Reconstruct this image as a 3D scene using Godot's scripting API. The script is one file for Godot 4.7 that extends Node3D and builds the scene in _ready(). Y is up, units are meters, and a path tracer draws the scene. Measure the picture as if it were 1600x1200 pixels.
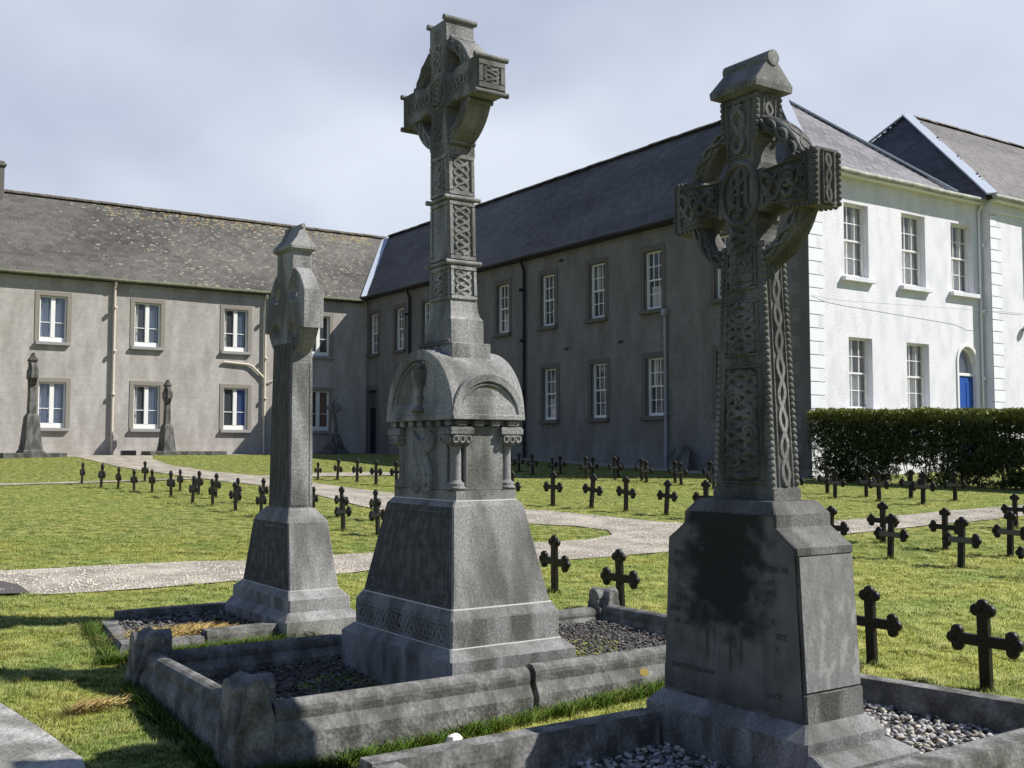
extends Node3D

# ---------------------------------------------------------------- setting out
const HEAD := Vector3(0.5642, 0, -0.8256)          # the way the camera heads
const DK := [0.0, 6.0, 7.5, 9.0, 11.0, 14.0, 19.0, 24.0, 28.0, 31.0, 34.0, 38.0, 43.0, 50.0, 70.0]
const EK := [1.80, 1.71, 1.58, 1.52, 1.46, 1.38, 1.10, 0.97, 0.85, 0.74, 0.60, 0.42, 0.24, 0.18, 0.1]
const ORD := ["first", "second", "third", "fourth", "fifth", "sixth", "seventh", "eighth", "ninth", "tenth", "eleventh", "twelfth", "thirteenth", "fourteenth", "fifteenth"]
var M := {}
var used := {}
var rng := RandomNumberGenerator.new()
var bumps := FastNoiseLite.new()
var keep_out: Array[PackedVector2Array] = []
var cross_feet: Array[Vector3] = []


func ground_y(x: float, z: float) -> float:
	var d := x * HEAD.x + z * HEAD.z
	var y := 1.72
	if d <= DK[0]:
		y -= EK[0]
	elif d >= DK[14]:
		y -= EK[14]
	else:
		for i in 14:
			if d < DK[i + 1]:
				var t: float = (d - DK[i]) / (DK[i + 1] - DK[i])
				y -= lerpf(EK[i], EK[i + 1], t)
				break
	return y + 0.012 * bumps.get_noise_2d(x * 14.0, z * 14.0)


func lin(r: float, g: float, b: float) -> Color:
	return Color(r, g, b).linear_to_srgb()


# ---------------------------------------------------------------- names and metas
func numbered(called: String) -> String:
	if not used.has(called):
		used[called] = 0
		return called
	used[called] += 1
	return "%s_%03d" % [called, used[called]]


func tag(o: Node3D, label: String, category := "", group := "", kind := "") -> void:
	o.set_meta("label", label)
	if category != "":
		o.set_meta("category", category)
	if group != "":
		o.set_meta("group", group)
	if kind != "":
		o.set_meta("kind", kind)


func thing(called: String, label: String, category: String, at := Vector3.ZERO, group := "") -> Node3D:
	var o := Node3D.new()
	o.name = numbered(called)
	add_child(o)
	o.position = at
	tag(o, label, category, group)
	return o


func put(called: String, s: SurfaceTool, m: Material, parent: Node3D = self, at := Vector3.ZERO) -> MeshInstance3D:
	var o := MeshInstance3D.new()
	s.index()
	o.mesh = s.commit()
	o.mesh.surface_set_material(0, m)
	o.position = at
	if parent == self:
		o.name = numbered(called)
	else:
		o.name = called
	parent.add_child(o, true)
	return o


func again(called: String, mesh: Mesh, parent: Node3D, tr: Transform3D) -> MeshInstance3D:
	var o := MeshInstance3D.new()
	o.mesh = mesh
	o.name = called
	o.transform = tr
	parent.add_child(o, true)
	return o


func many(called: String, mesh: Mesh, trs: Array[Transform3D], cols: PackedColorArray, parent: Node3D = self) -> MultiMeshInstance3D:
	var mm := MultiMesh.new()
	mm.transform_format = MultiMesh.TRANSFORM_3D
	mm.use_colors = true
	mm.mesh = mesh
	mm.instance_count = trs.size()
	for i in trs.size():
		mm.set_instance_transform(i, trs[i])
		mm.set_instance_color(i, cols[i])
	var o := MultiMeshInstance3D.new()
	o.multimesh = mm
	o.name = numbered(called) if parent == self else called
	o.set_meta("kind", "stuff")
	parent.add_child(o, true)
	return o


# ---------------------------------------------------------------- shape helpers
func S() -> SurfaceTool:
	var s := SurfaceTool.new()
	s.begin(Mesh.PRIMITIVE_TRIANGLES)
	return s


func tri(s: SurfaceTool, a: Vector3, b: Vector3, c: Vector3) -> void:
	var n := (b - a).cross(c - a)
	if n.length_squared() < 1e-14:
		return
	n = n.normalized()
	for p in [a, c, b]:
		s.set_normal(n)
		s.add_vertex(p)


func quad(s: SurfaceTool, a: Vector3, b: Vector3, c: Vector3, d: Vector3) -> void:
	tri(s, a, b, c)
	tri(s, a, c, d)


func quad_n(s: SurfaceTool, p: Array, n: Array) -> void:
	for i in [0, 2, 1, 0, 3, 2]:
		s.set_normal(n[i])
		s.add_vertex(p[i])


func quad_uv(s: SurfaceTool, a: Vector3, b: Vector3, c: Vector3, d: Vector3, uv: Array) -> void:
	var n := (b - a).cross(c - a).normalized()
	var p := [a, b, c, d]
	for i in [0, 2, 1, 0, 3, 2]:
		s.set_normal(n)
		s.set_uv(uv[i])
		s.add_vertex(p[i])


func box(s: SurfaceTool, c: Vector3, size: Vector3, bev := 0.0, B := Basis.IDENTITY) -> void:
	var h := size * 0.5
	var v := minf(bev, minf(h.x, minf(h.y, h.z)) * 0.6)
	if v <= 0.0:
		for f in [[Vector3.RIGHT, Vector3.UP, Vector3.BACK], [Vector3.LEFT, Vector3.BACK, Vector3.UP], [Vector3.UP, Vector3.BACK, Vector3.RIGHT], [Vector3.DOWN, Vector3.RIGHT, Vector3.BACK], [Vector3.BACK, Vector3.RIGHT, Vector3.UP], [Vector3.FORWARD, Vector3.UP, Vector3.RIGHT]]:
			var n: Vector3 = f[0] * h
			var u: Vector3 = f[1] * h
			var w: Vector3 = f[2] * h
			quad(s, c + B * (n - u - w), c + B * (n + u - w), c + B * (n + u + w), c + B * (n - u + w))
		return
	var rings := []
	for q in [[-h.y, v], [-h.y + v, 0.0], [h.y - v, 0.0], [h.y, v]]:
		var a: float = h.x - q[1]
		var b: float = h.z - q[1]
		var e: float = v * 0.8
		var r := []
		for k in [[-a + e, b], [a - e, b], [a, b - e], [a, -b + e], [a - e, -b], [-a + e, -b], [-a, -b + e], [-a, b - e]]:
			r.append(c + B * Vector3(k[0], q[0], k[1]))
		rings.append(r)
	loft(s, rings)


func loft(s: SurfaceTool, rings: Array, caps := true) -> void:
	var n: int = rings[0].size()
	for k in rings.size() - 1:
		for i in n:
			var j := (i + 1) % n
			quad(s, rings[k][i], rings[k][j], rings[k + 1][j], rings[k + 1][i])
	if caps:
		var last: Array = rings[rings.size() - 1]
		for i in range(1, n - 1):
			tri(s, rings[0][0], rings[0][i + 1], rings[0][i])
			tri(s, last[0], last[i], last[i + 1])


# sections [y, half x, half z, shift x, shift z] with chamfered corners
func stack(s: SurfaceTool, secs: Array, ch := 0.008) -> void:
	var rings := []
	for q in secs:
		var a: float = q[1]
		var b: float = q[2]
		var c := minf(ch, minf(a, b) * 0.4)
		var o := Vector3(q[3] if q.size() > 3 else 0.0, q[0], q[4] if q.size() > 4 else 0.0)
		var r := []
		for k in [[-a + c, b], [a - c, b], [a, b - c], [a, -b + c], [a - c, -b], [-a + c, -b], [-a, -b + c], [-a, b - c]]:
			r.append(o + Vector3(k[0], 0, k[1]))
		rings.append(r)
	loft(s, rings)


func lathe(s: SurfaceTool, prof: Array, n: int, T := Transform3D()) -> void:
	var nr := []
	for i in prof.size():
		var a: Array = prof[maxi(i - 1, 0)]
		var b: Array = prof[mini(i + 1, prof.size() - 1)]
		nr.append(Vector2(b[1] - a[1], -(b[0] - a[0])).normalized())
	for i in prof.size() - 1:
		for k in n:
			var p := []
			var q := []
			for w in [[i, k], [i, k + 1], [i + 1, k + 1], [i + 1, k]]:
				var t: float = TAU * w[1] / n
				var d := Vector3(sin(t), 0, cos(t))
				p.append(T * (d * prof[w[0]][0] + Vector3.UP * prof[w[0]][1]))
				q.append((T.basis * (d * nr[w[0]].x + Vector3.UP * nr[w[0]].y)).normalized())
			quad_n(s, p, q)


func tube(s: SurfaceTool, pts: Array, r: float, n := 8, closed := false) -> void:
	var m := pts.size()
	var rows := []
	var up := Vector3(0.13, 0.21, 0.97)
	for i in m:
		var a: Vector3 = pts[(i - 1 + m) % m] if closed else pts[maxi(i - 1, 0)]
		var b: Vector3 = pts[(i + 1) % m] if closed else pts[mini(i + 1, m - 1)]
		var t := (b - a).normalized()
		var x := up.cross(t)
		if x.length() < 0.05:
			x = Vector3.RIGHT.cross(t)
		x = x.normalized()
		up = t.cross(x)
		rows.append([pts[i], x, up])
	for i in (m if closed else m - 1):
		var j := (i + 1) % m
		for k in n:
			var p := []
			var q := []
			for w in [[i, k], [i, k + 1], [j, k + 1], [j, k]]:
				var t: float = TAU * w[1] / n
				var e: Vector3 = rows[w[0]][1] * cos(t) + rows[w[0]][2] * sin(t)
				p.append(rows[w[0]][0] + e * r)
				q.append(e)
			quad_n(s, p, q)
	if not closed:
		for e in [[0, -1.0], [m - 1, 1.0]]:
			for k in n:
				var c: Vector3 = rows[e[0]][0]
				var u: float = TAU * k / n
				var v: float = TAU * (k + 1) / n
				var pa: Vector3 = c + (rows[e[0]][1] * cos(u) + rows[e[0]][2] * sin(u)) * r
				var pb: Vector3 = c + (rows[e[0]][1] * cos(v) + rows[e[0]][2] * sin(v)) * r
				if e[1] > 0:
					tri(s, c, pa, pb)
				else:
					tri(s, c, pb, pa)


func area(p: PackedVector2Array) -> float:
	var a := 0.0
	for i in p.size():
		a += p[i].cross(p[(i + 1) % p.size()])
	return a * 0.5


func cleaned(p: PackedVector2Array) -> PackedVector2Array:
	var o := PackedVector2Array()
	for i in p.size():
		if p[i].distance_to(p[(i + 1) % p.size()]) > 0.003:
			o.append(p[i])
	if area(o) < 0:
		o.reverse()
	return o


# a polygon in (u, v) pushed out along w from w0 to w1, its edges bevelled; T is right-handed
func ext(s: SurfaceTool, poly: PackedVector2Array, w0: float, w1: float, bev: float, T: Transform3D) -> void:
	var p := cleaned(poly)
	var n := p.size()
	var q := PackedVector2Array()
	for i in n:
		var e1 := (p[i] - p[(i - 1 + n) % n]).normalized()
		var e2 := (p[(i + 1) % n] - p[i]).normalized()
		var n1 := Vector2(-e1.y, e1.x)
		var n2 := Vector2(-e2.y, e2.x)
		q.append(p[i] + (n1 + n2) / maxf(1.0 + n1.dot(n2), 0.4) * bev)
	var rings := []
	for k in [[q, w0], [p, w0 + bev], [p, w1 - bev], [q, w1]]:
		var r := []
		for v in k[0]:
			r.append(T * Vector3(v.x, v.y, k[1]))
		rings.append(r)
	loft(s, rings, false)
	var ix := Geometry2D.triangulate_polygon(p)
	for i in range(0, ix.size(), 3):
		var a := ix[i]
		var b := ix[i + 1]
		var c := ix[i + 2]
		if (p[b] - p[a]).cross(p[c] - p[a]) < 0:
			var t := b
			b = c
			c = t
		tri(s, rings[3][a], rings[3][b], rings[3][c])
		tri(s, rings[0][a], rings[0][c], rings[0][b])


# part of a flat ring in (u, v) from w0 to w1
func arc_ring(s: SurfaceTool, c: Vector2, ri: float, ro: float, w0: float, w1: float, a0: float, a1: float, n: int, T: Transform3D, bev := 0.006) -> void:
	var rows := []
	for i in n + 1:
		var t := lerpf(a0, a1, float(i) / n)
		var d := Vector2(cos(t), sin(t))
		var r := []
		for k in [[ri + bev, w0], [ri, w0 + bev], [ri, w1 - bev], [ri + bev, w1], [ro - bev, w1], [ro, w1 - bev], [ro, w0 + bev], [ro - bev, w0]]:
			var g: Vector2 = c + d * k[0]
			r.append(T * Vector3(g.x, g.y, k[1]))
		rows.append(r)
	loft(s, rows)


func circle(c: Vector2, r: float, n := 24, sq := 1.0) -> PackedVector2Array:
	var o := PackedVector2Array()
	for i in n:
		o.append(c + Vector2(cos(TAU * i / n) * r, sin(TAU * i / n) * r * sq))
	return o


func bil(c: Array, u: float, v: float) -> Vector3:
	return c[0].lerp(c[1], u).lerp(c[3].lerp(c[2], u), v)


# raised slab on the bilinear patch c (counter-clockwise seen from outside)
func slab(s: SurfaceTool, c: Array, u0: float, u1: float, v0: float, v1: float, h: float, bev := 0.004) -> void:
	var nn: Vector3 = (c[1] - c[0]).cross(c[3] - c[0]).normalized()
	var w: float = (c[1] - c[0]).length()
	var g: float = (c[3] - c[0]).length()
	var bu := minf(bev / w, (u1 - u0) * 0.3)
	var bv := minf(bev / g, (v1 - v0) * 0.3)
	var lo := [bil(c, u0, v0), bil(c, u1, v0), bil(c, u1, v1), bil(c, u0, v1)]
	var hi := [bil(c, u0 + bu, v0 + bv) + nn * h, bil(c, u1 - bu, v0 + bv) + nn * h, bil(c, u1 - bu, v1 - bv) + nn * h, bil(c, u0 + bu, v1 - bv) + nn * h]
	for i in 4:
		var j := (i + 1) % 4
		quad(s, lo[i], lo[j], hi[j], hi[i])
	quad(s, hi[0], hi[1], hi[2], hi[3])


# a raised picture-frame round a panel
func border(s: SurfaceTool, c: Array, u0: float, u1: float, v0: float, v1: float, t: float, h: float) -> void:
	var w: float = (c[1] - c[0]).length()
	var g: float = (c[3] - c[0]).length()
	var tu := t / w
	var tv := t / g
	slab(s, c, u0, u1, v0, v0 + tv, h)
	slab(s, c, u0, u1, v1 - tv, v1, h)
	slab(s, c, u0, u0 + tu, v0 + tv, v1 - tv, h)
	slab(s, c, u1 - tu, u1, v0 + tv, v1 - tv, h)


func strand(s: SurfaceTool, pts: Array, n: Vector3, w: float, hs: Array) -> void:
	var m := pts.size()
	var rows := []
	for i in m:
		var t: Vector3 = (pts[mini(i + 1, m - 1)] - pts[maxi(i - 1, 0)]).normalized()
		var x := t.cross(n).normalized()
		var h: float = hs[i]
		rows.append([pts[i] - x * w * 0.5, pts[i] - x * w * 0.34 + n * h, pts[i] + x * w * 0.34 + n * h, pts[i] + x * w * 0.5])
	for i in m - 1:
		for k in 3:
			quad(s, rows[i][k], rows[i + 1][k], rows[i + 1][k + 1], rows[i][k + 1])


# interlaced carving of n strands on a patch
func plait(s: SurfaceTool, c: Array, u0: float, u1: float, v0: float, v1: float, n: int, loops: float, w: float, h: float, wob := 0.0) -> void:
	var nn: Vector3 = (c[1] - c[0]).cross(c[3] - c[0]).normalized()
	var wid: float = (c[1] - c[0]).length() * (u1 - u0)
	var amp := maxf(0.5 - w * 0.55 / wid, 0.1)
	var steps := int(loops * 24.0) + 4
	for i in n:
		var pts := []
		var hs := []
		for k in steps + 1:
			var t := float(k) / steps
			var ph := TAU * (t * loops + float(i) / n)
			var q := sin(ph)
			var u := 0.5 + amp * clampf(q, -1, 1) + wob * sin(ph * 2.3 + i)
			pts.append(bil(c, lerpf(u0, u1, u), lerpf(v0, v1, t)))
			hs.append(h * (0.72 + 0.28 * cos(ph * (1.0 if n == 2 else 2.0) + i * PI)))
		strand(s, pts, nn, w, hs)


func spiral(s: SurfaceTool, c: Vector3, ux: Vector3, uy: Vector3, r: float, turns: float, th: float, a0 := 0.0, dir := 1.0) -> void:
	var pts := []
	var n := int(turns * 14.0) + 2
	for i in n + 1:
		var t := float(i) / n
		var a := a0 + dir * TAU * turns * t
		var q := lerpf(r, r * 0.22, t)
		pts.append(c + ux * cos(a) * q + uy * sin(a) * q)
	tube(s, pts, th, 6)


func torus(s: SurfaceTool, c: Vector3, ux: Vector3, uy: Vector3, rx: float, ry: float, th: float, n := 24) -> void:
	var pts := []
	for i in n:
		var a := TAU * i / n
		pts.append(c + ux * cos(a) * rx + uy * sin(a) * ry)
	tube(s, pts, th, 6, true)


func bead(s: SurfaceTool, c: Vector3, B: Basis) -> void:
	var pr := []
	for i in 5:
		var a := -PI / 2 + PI * i / 4.0
		pr.append([cos(a), sin(a)])
	lathe(s, pr, 7, Transform3D(B, c))


# ---------------------------------------------------------------- materials
func noise(freq: float, octaves: int, seed_: int, lo: Color, hi: Color, a := 0.0, b := 1.0, warp := 0.0) -> NoiseTexture2D:
	var f := FastNoiseLite.new()
	f.seed = seed_
	f.frequency = freq
	f.fractal_octaves = octaves
	f.noise_type = FastNoiseLite.TYPE_SIMPLEX_SMOOTH
	if warp > 0.0:
		f.domain_warp_enabled = true
		f.domain_warp_amplitude = warp
		f.domain_warp_frequency = freq * 2.0
	var t := NoiseTexture2D.new()
	t.width = 512
	t.height = 512
	t.seamless = true
	t.noise = f
	var g := Gradient.new()
	g.offsets = PackedFloat32Array([a, b])
	g.colors = PackedColorArray([lo, hi])
	t.color_ramp = g
	return t


func noise_normal(freq: float, octaves: int, seed_: int, strength: float) -> NoiseTexture2D:
	var t := noise(freq, octaves, seed_, Color.BLACK, Color.WHITE)
	t.color_ramp = null
	t.as_normal_map = true
	t.bump_strength = strength
	return t


func mat(called: String, c: Color, rough := 0.85, tex: Texture2D = null, sc := Vector3.ONE, tex2: Texture2D = null, sc2 := Vector3.ONE, nrm: Texture2D = null, ns := 1.0) -> StandardMaterial3D:
	var m := StandardMaterial3D.new()
	m.resource_name = called
	m.albedo_color = c
	m.roughness = rough
	m.metallic_specular = 0.35
	if tex:
		m.albedo_texture = tex
		m.uv1_triplanar = true
		m.uv1_world_triplanar = true
		m.uv1_scale = sc
	if tex2:
		m.detail_enabled = true
		m.detail_albedo = tex2
		m.detail_blend_mode = BaseMaterial3D.BLEND_MODE_MUL
		m.detail_uv_layer = BaseMaterial3D.DETAIL_UV_2
		m.uv2_triplanar = true
		m.uv2_world_triplanar = true
		m.uv2_scale = sc2
	if nrm:
		m.normal_enabled = true
		m.normal_texture = nrm
		m.normal_scale = ns
	return m


func materials() -> void:
	var g := func(v: float) -> Color: return Color(v, v, v)
	var blotch := noise(0.012, 5, 3, g.call(0.80), g.call(1.0), 0.25, 0.75)
	var speck := noise(0.13, 4, 8, g.call(0.84), g.call(1.0), 0.25, 0.62)
	var pitted := noise(0.055, 5, 18, g.call(0.6), g.call(1.0))
	pitted.color_ramp.offsets = PackedFloat32Array([0.20, 0.30, 0.50, 0.64, 0.72])
	pitted.color_ramp.colors = PackedColorArray([g.call(0.70), g.call(0.80), g.call(0.83), g.call(0.86), Color(0.98, 0.98, 0.95)])
	var stain := noise(0.008, 6, 21, Color(0.66, 0.66, 0.64), Color(1, 1, 1), 0.25, 0.70, 14.0)
	var streak := noise(0.012, 5, 31, Color(0.90, 0.895, 0.885), Color(1, 1, 1), 0.25, 0.75)
	var rough_n := noise_normal(0.05, 5, 5, 4.0)
	var fine_n := noise_normal(0.12, 4, 15, 5.0)
	M.stone = mat("grey_limestone", lin(0.36, 0.358, 0.356), 0.85, pitted, Vector3.ONE * 1.6, stain, Vector3(0.8, 0.3, 0.8), rough_n, 0.25)
	M.stone_dark = mat("weathered_limestone", lin(0.235, 0.233, 0.225), 0.88, pitted, Vector3.ONE * 1.7, stain, Vector3(1.0, 0.4, 1.0), rough_n, 0.35)
	M.stone_pale = mat("pale_limestone", lin(0.44, 0.438, 0.436), 0.85, pitted, Vector3.ONE * 1.4, stain, Vector3(0.7, 0.25, 0.7), rough_n, 0.22)
	M.kerb = mat("kerb_stone", lin(0.31, 0.307, 0.298), 0.9, pitted, Vector3.ONE * 1.1, stain, Vector3(1.1, 0.9, 1.1), rough_n, 0.4)
	M.mortar = mat("lime_mortar", lin(0.62, 0.61, 0.57), 0.9)
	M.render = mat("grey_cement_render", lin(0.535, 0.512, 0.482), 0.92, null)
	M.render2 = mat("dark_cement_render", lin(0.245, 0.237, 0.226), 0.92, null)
	for k in ["render", "render2"]:
		var m: StandardMaterial3D = M[k]
		m.albedo_texture = ashlar_image(g)
		m.uv1_scale = Vector3(0.5, -0.5, 1)
		m.detail_enabled = true
		m.detail_albedo = streak
		m.detail_blend_mode = BaseMaterial3D.BLEND_MODE_MUL
		m.detail_uv_layer = BaseMaterial3D.DETAIL_UV_2
		m.uv2_triplanar = true
		m.uv2_world_triplanar = true
		m.uv2_scale = Vector3(0.20, 0.06, 0.20)
	M.white = mat("white_painted_render", lin(0.86, 0.86, 0.905), 0.8, noise(0.012, 5, 40, Color(0.95, 0.955, 0.96), g.call(1.0), 0.25, 0.6), Vector3(0.25, 0.10, 0.25), speck, Vector3.ONE * 0.35)
	M.quoin = mat("white_quoin_paint", lin(0.78, 0.80, 0.835), 0.8, null)
	M.joint = mat("dirty_quoin_joint", lin(0.12, 0.14, 0.19), 0.9)  # dark blue-grey strips between the quoins
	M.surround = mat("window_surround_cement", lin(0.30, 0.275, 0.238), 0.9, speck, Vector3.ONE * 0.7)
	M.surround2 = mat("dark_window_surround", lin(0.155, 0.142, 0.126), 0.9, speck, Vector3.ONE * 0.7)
	M.sill = mat("limestone_sill", lin(0.36, 0.355, 0.35), 0.85, speck, Vector3.ONE * 0.8)
	M.white_wood = mat("white_gloss_paint", lin(0.80, 0.80, 0.78), 0.4)
	M.cream = mat("cream_pipe_paint", lin(0.66, 0.60, 0.50), 0.5, speck, Vector3.ONE * 0.6)
	M.sky_sheen = mat("grey_blue_curtain", lin(0.24, 0.30, 0.42), 0.9)  # blue-grey sheets behind the panes, a painted reflection of the sky
	M.black_iron = mat("black_pipe_paint", lin(0.012, 0.012, 0.013), 0.4)
	M.grey_pipe = mat("grey_pipe_plastic", lin(0.28, 0.29, 0.31), 0.5)
	M.gutter = mat("mossy_gutter", lin(0.19, 0.20, 0.13), 0.7, blotch, Vector3.ONE * 0.5)
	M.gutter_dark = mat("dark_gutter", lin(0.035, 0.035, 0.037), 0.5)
	M.gutter_pale = mat("pale_green_gutter", lin(0.38, 0.40, 0.33), 0.6, blotch, Vector3.ONE * 0.4)
	M.lead = mat("lead_flashing", lin(0.42, 0.45, 0.50), 0.5)
	M.lead_white = mat("white_flashing", lin(0.50, 0.55, 0.62), 0.5)
	M.slate_deck = mat("roof_underlay", lin(0.035, 0.034, 0.034), 0.9)
	M.slate = mat("blue_grey_slate", Color.WHITE, 0.62, speck, Vector3.ONE * 0.9)
	M.slate.vertex_color_use_as_albedo = true
	M.lichen = mat("lichen_crust", Color.WHITE, 0.95, speck, Vector3.ONE * 2.0)
	M.lichen.vertex_color_use_as_albedo = true
	M.ridge = mat("clay_ridge", lin(0.17, 0.15, 0.125), 0.9, stain, Vector3.ONE * 0.9)
	M.pale_room = mat("pale_room_plaster", lin(0.55, 0.53, 0.48), 0.9)
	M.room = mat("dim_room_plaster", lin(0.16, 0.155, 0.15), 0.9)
	M.curtain = mat("net_curtain", lin(0.66, 0.64, 0.60), 0.9)
	M.curtain.backlight_enabled = true
	M.curtain.backlight = lin(0.25, 0.24, 0.22)
	M.blue_curtain = mat("blue_curtain", lin(0.03, 0.10, 0.36), 0.9)
	M.brown_board = mat("brown_board", lin(0.22, 0.11, 0.06), 0.8)
	M.blue_door = mat("blue_door_paint", lin(0.025, 0.09, 0.36), 0.35)
	M.dark_door = mat("dark_green_door_paint", lin(0.014, 0.022, 0.026), 0.4)
	M.glass = StandardMaterial3D.new()
	M.glass.resource_name = "window_glass"
	M.glass.transparency = BaseMaterial3D.TRANSPARENCY_ALPHA
	M.glass.albedo_color = Color(0.9, 0.94, 1.0, 0.06)
	M.glass.roughness = 0.04
	M.glass.metallic_specular = 0.7
	M.cast_iron = mat("black_painted_cast_iron", lin(0.030, 0.021, 0.015), 0.40, noise(0.03, 5, 77, Color(0.60, 0.72, 0.80), Color(1.0, 0.98, 0.95), 0.42, 0.72), Vector3.ONE * 2.2, null, Vector3.ONE, fine_n, 0.35)
	M.plate = mat("tarnished_name_plate", lin(0.13, 0.125, 0.105), 0.5, speck, Vector3.ONE * 4.0)
	M.soil = mat("lawn_turf", lin(0.32, 0.335, 0.09), 0.95, noise(0.02, 5, 51, Color(0.55, 0.62, 0.50), Color(1.0, 0.97, 1.0), 0.25, 0.7), Vector3.ONE * 0.35, speck, Vector3.ONE * 1.3, rough_n, 1.0)
	M.path = mat("gravel_bed", lin(0.61, 0.56, 0.475), 0.95, noise(0.16, 3, 61, Color(0.66, 0.64, 0.60), Color(1, 1, 1), 0.25, 0.65), Vector3.ONE * 0.9, blotch, Vector3.ONE * 0.2, rough_n, 1.4)
	M.pebble = mat("pebble", Color.WHITE, 0.75, null)
	M.pebble.vertex_color_use_as_albedo = true
	M.paving = mat("worn_concrete", lin(0.44, 0.43, 0.41), 0.9, speck, Vector3.ONE * 0.5, stain, Vector3.ONE * 0.5, rough_n, 0.7)
	M.tar = mat("dark_tarmac", lin(0.11, 0.10, 0.095), 0.95, speck, Vector3.ONE * 1.2, null, Vector3.ONE, rough_n, 1.4)
	M.blade = mat("grass_blade", Color.WHITE, 0.7)
	M.blade.vertex_color_use_as_albedo = true
	M.blade.backlight_enabled = true
	M.blade.backlight = lin(0.10, 0.12, 0.02)
	M.leaf = mat("hedge_leaf", Color.WHITE, 0.55)
	M.leaf.vertex_color_use_as_albedo = true
	M.leaf.backlight_enabled = true
	M.leaf.backlight = lin(0.05, 0.07, 0.014)
	M.twig = mat("hedge_twig", lin(0.07, 0.055, 0.04), 0.9)
	M.letter = mat("blackened_letter", lin(0.085, 0.083, 0.078), 0.9)
	M.white_stone = mat("white_quartz", lin(0.75, 0.74, 0.70), 0.7, speck, Vector3.ONE * 4.0)
	M.yellow = mat("yellow_lichen", lin(0.36, 0.27, 0.085), 0.95, pitted, Vector3.ONE * 5.0)
	M.inscription = mat("stained_inscription_face", Color.WHITE, 0.85)
	M.inscription.albedo_texture = stained_face()
	M.inscription.normal_enabled = false
	M.shade_streaks = mat("algae_blackened_face", Color.WHITE, 0.9)  # darkens the monument fronts with shade put into the colour
	M.shade_streaks.albedo_texture = shade_streak_image()
	M.dry_side = mat("lichened_side_face", Color.WHITE, 0.85)
	M.dry_side.albedo_texture = side_face()


# cement render lined out in blocks: tile of 2 m with 0.4 m courses
func ashlar_image(g: Callable) -> ImageTexture:
	var im := Image.create(512, 512, false, Image.FORMAT_RGB8)
	var f := FastNoiseLite.new()
	f.seed = 5
	f.frequency = 0.02
	f.fractal_octaves = 5
	for y in 512:
		for x in 512:
			var a := TAU * x / 512.0
			var b := TAU * y / 512.0
			var v := f.get_noise_3d(80.0 * cos(a) + 40 * sin(b), 80.0 * sin(a), 80.0 * cos(b))
			var c := 0.92 + 0.07 * v
			var row := y / 102
			var line := y % 102
			var shift := 128 * (row % 2)
			if line < 3 and v > -0.3:
				c *= 0.90
			if (x + shift) % 256 < 3 and v > 0.05:
				c *= 0.92
			im.set_pixel(x, y, g.call(clampf(c, 0, 1)))
	return ImageTexture.create_from_image(im)


# the black growth on the inscribed face: a stain with its own outline and runs
func stained_face() -> ImageTexture:
	var im := Image.create(256, 320, false, Image.FORMAT_RGB8)
	var f := FastNoiseLite.new()
	f.seed = 12
	f.frequency = 0.02
	f.fractal_octaves = 5
	var h := FastNoiseLite.new()
	h.seed = 4
	h.frequency = 0.3
	for y in 320:
		for x in 256:
			var u := x / 256.0
			var v := y / 320.0
			var n := f.get_noise_2d(x, y)
			var q := h.get_noise_2d(x, y)
			var half := 0.285 if v < 0.5 else lerpf(0.285, 0.16, clampf((v - 0.5) / 0.18, 0, 1))
			var d := maxf(absf(u - 0.46) - half, v - 0.655 + 0.25 * absf(u - 0.5))
			var k := 1.0 - smoothstep(-0.12, 0.10, d + n * 0.15 + q * 0.03)
			var run := f.get_noise_2d(x * 3.2, y * 0.22 + 900.0)
			var drip := smoothstep(0.0, 0.42, run) * (1.0 - smoothstep(0.08, 0.36, absf(u - 0.5))) * (1.0 - smoothstep(0.62, 1.0, v)) * smoothstep(0.4, 0.6, v)
			k = maxf(k, drip * 0.8)
			var grime := f.get_noise_2d(x * 2.0 + 300.0, y * 0.3)
			var base := 0.125 + 0.035 * n + 0.03 * q + 0.03 * grime
			base *= 1.0 - 0.35 * smoothstep(0.86, 1.0, v)
			var c := lerpf(base, 0.024 + 0.006 * q, clampf(k, 0, 1))
			im.set_pixel(x, y, Color(c, c * 0.985, c * 0.93).linear_to_srgb())
	return ImageTexture.create_from_image(im)


# shade of faces turned from the sun, painted in as dark growth streaks
func shade_streak_image() -> ImageTexture:
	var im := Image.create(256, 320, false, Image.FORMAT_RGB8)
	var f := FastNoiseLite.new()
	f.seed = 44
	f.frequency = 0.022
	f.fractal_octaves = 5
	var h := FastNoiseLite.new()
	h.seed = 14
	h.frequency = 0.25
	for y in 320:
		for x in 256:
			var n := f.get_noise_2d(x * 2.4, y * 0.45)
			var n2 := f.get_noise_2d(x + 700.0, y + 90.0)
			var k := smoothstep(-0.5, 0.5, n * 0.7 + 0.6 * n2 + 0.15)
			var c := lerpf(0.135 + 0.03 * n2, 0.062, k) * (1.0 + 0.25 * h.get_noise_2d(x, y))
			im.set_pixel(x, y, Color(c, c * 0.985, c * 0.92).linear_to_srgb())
	return ImageTexture.create_from_image(im)


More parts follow.
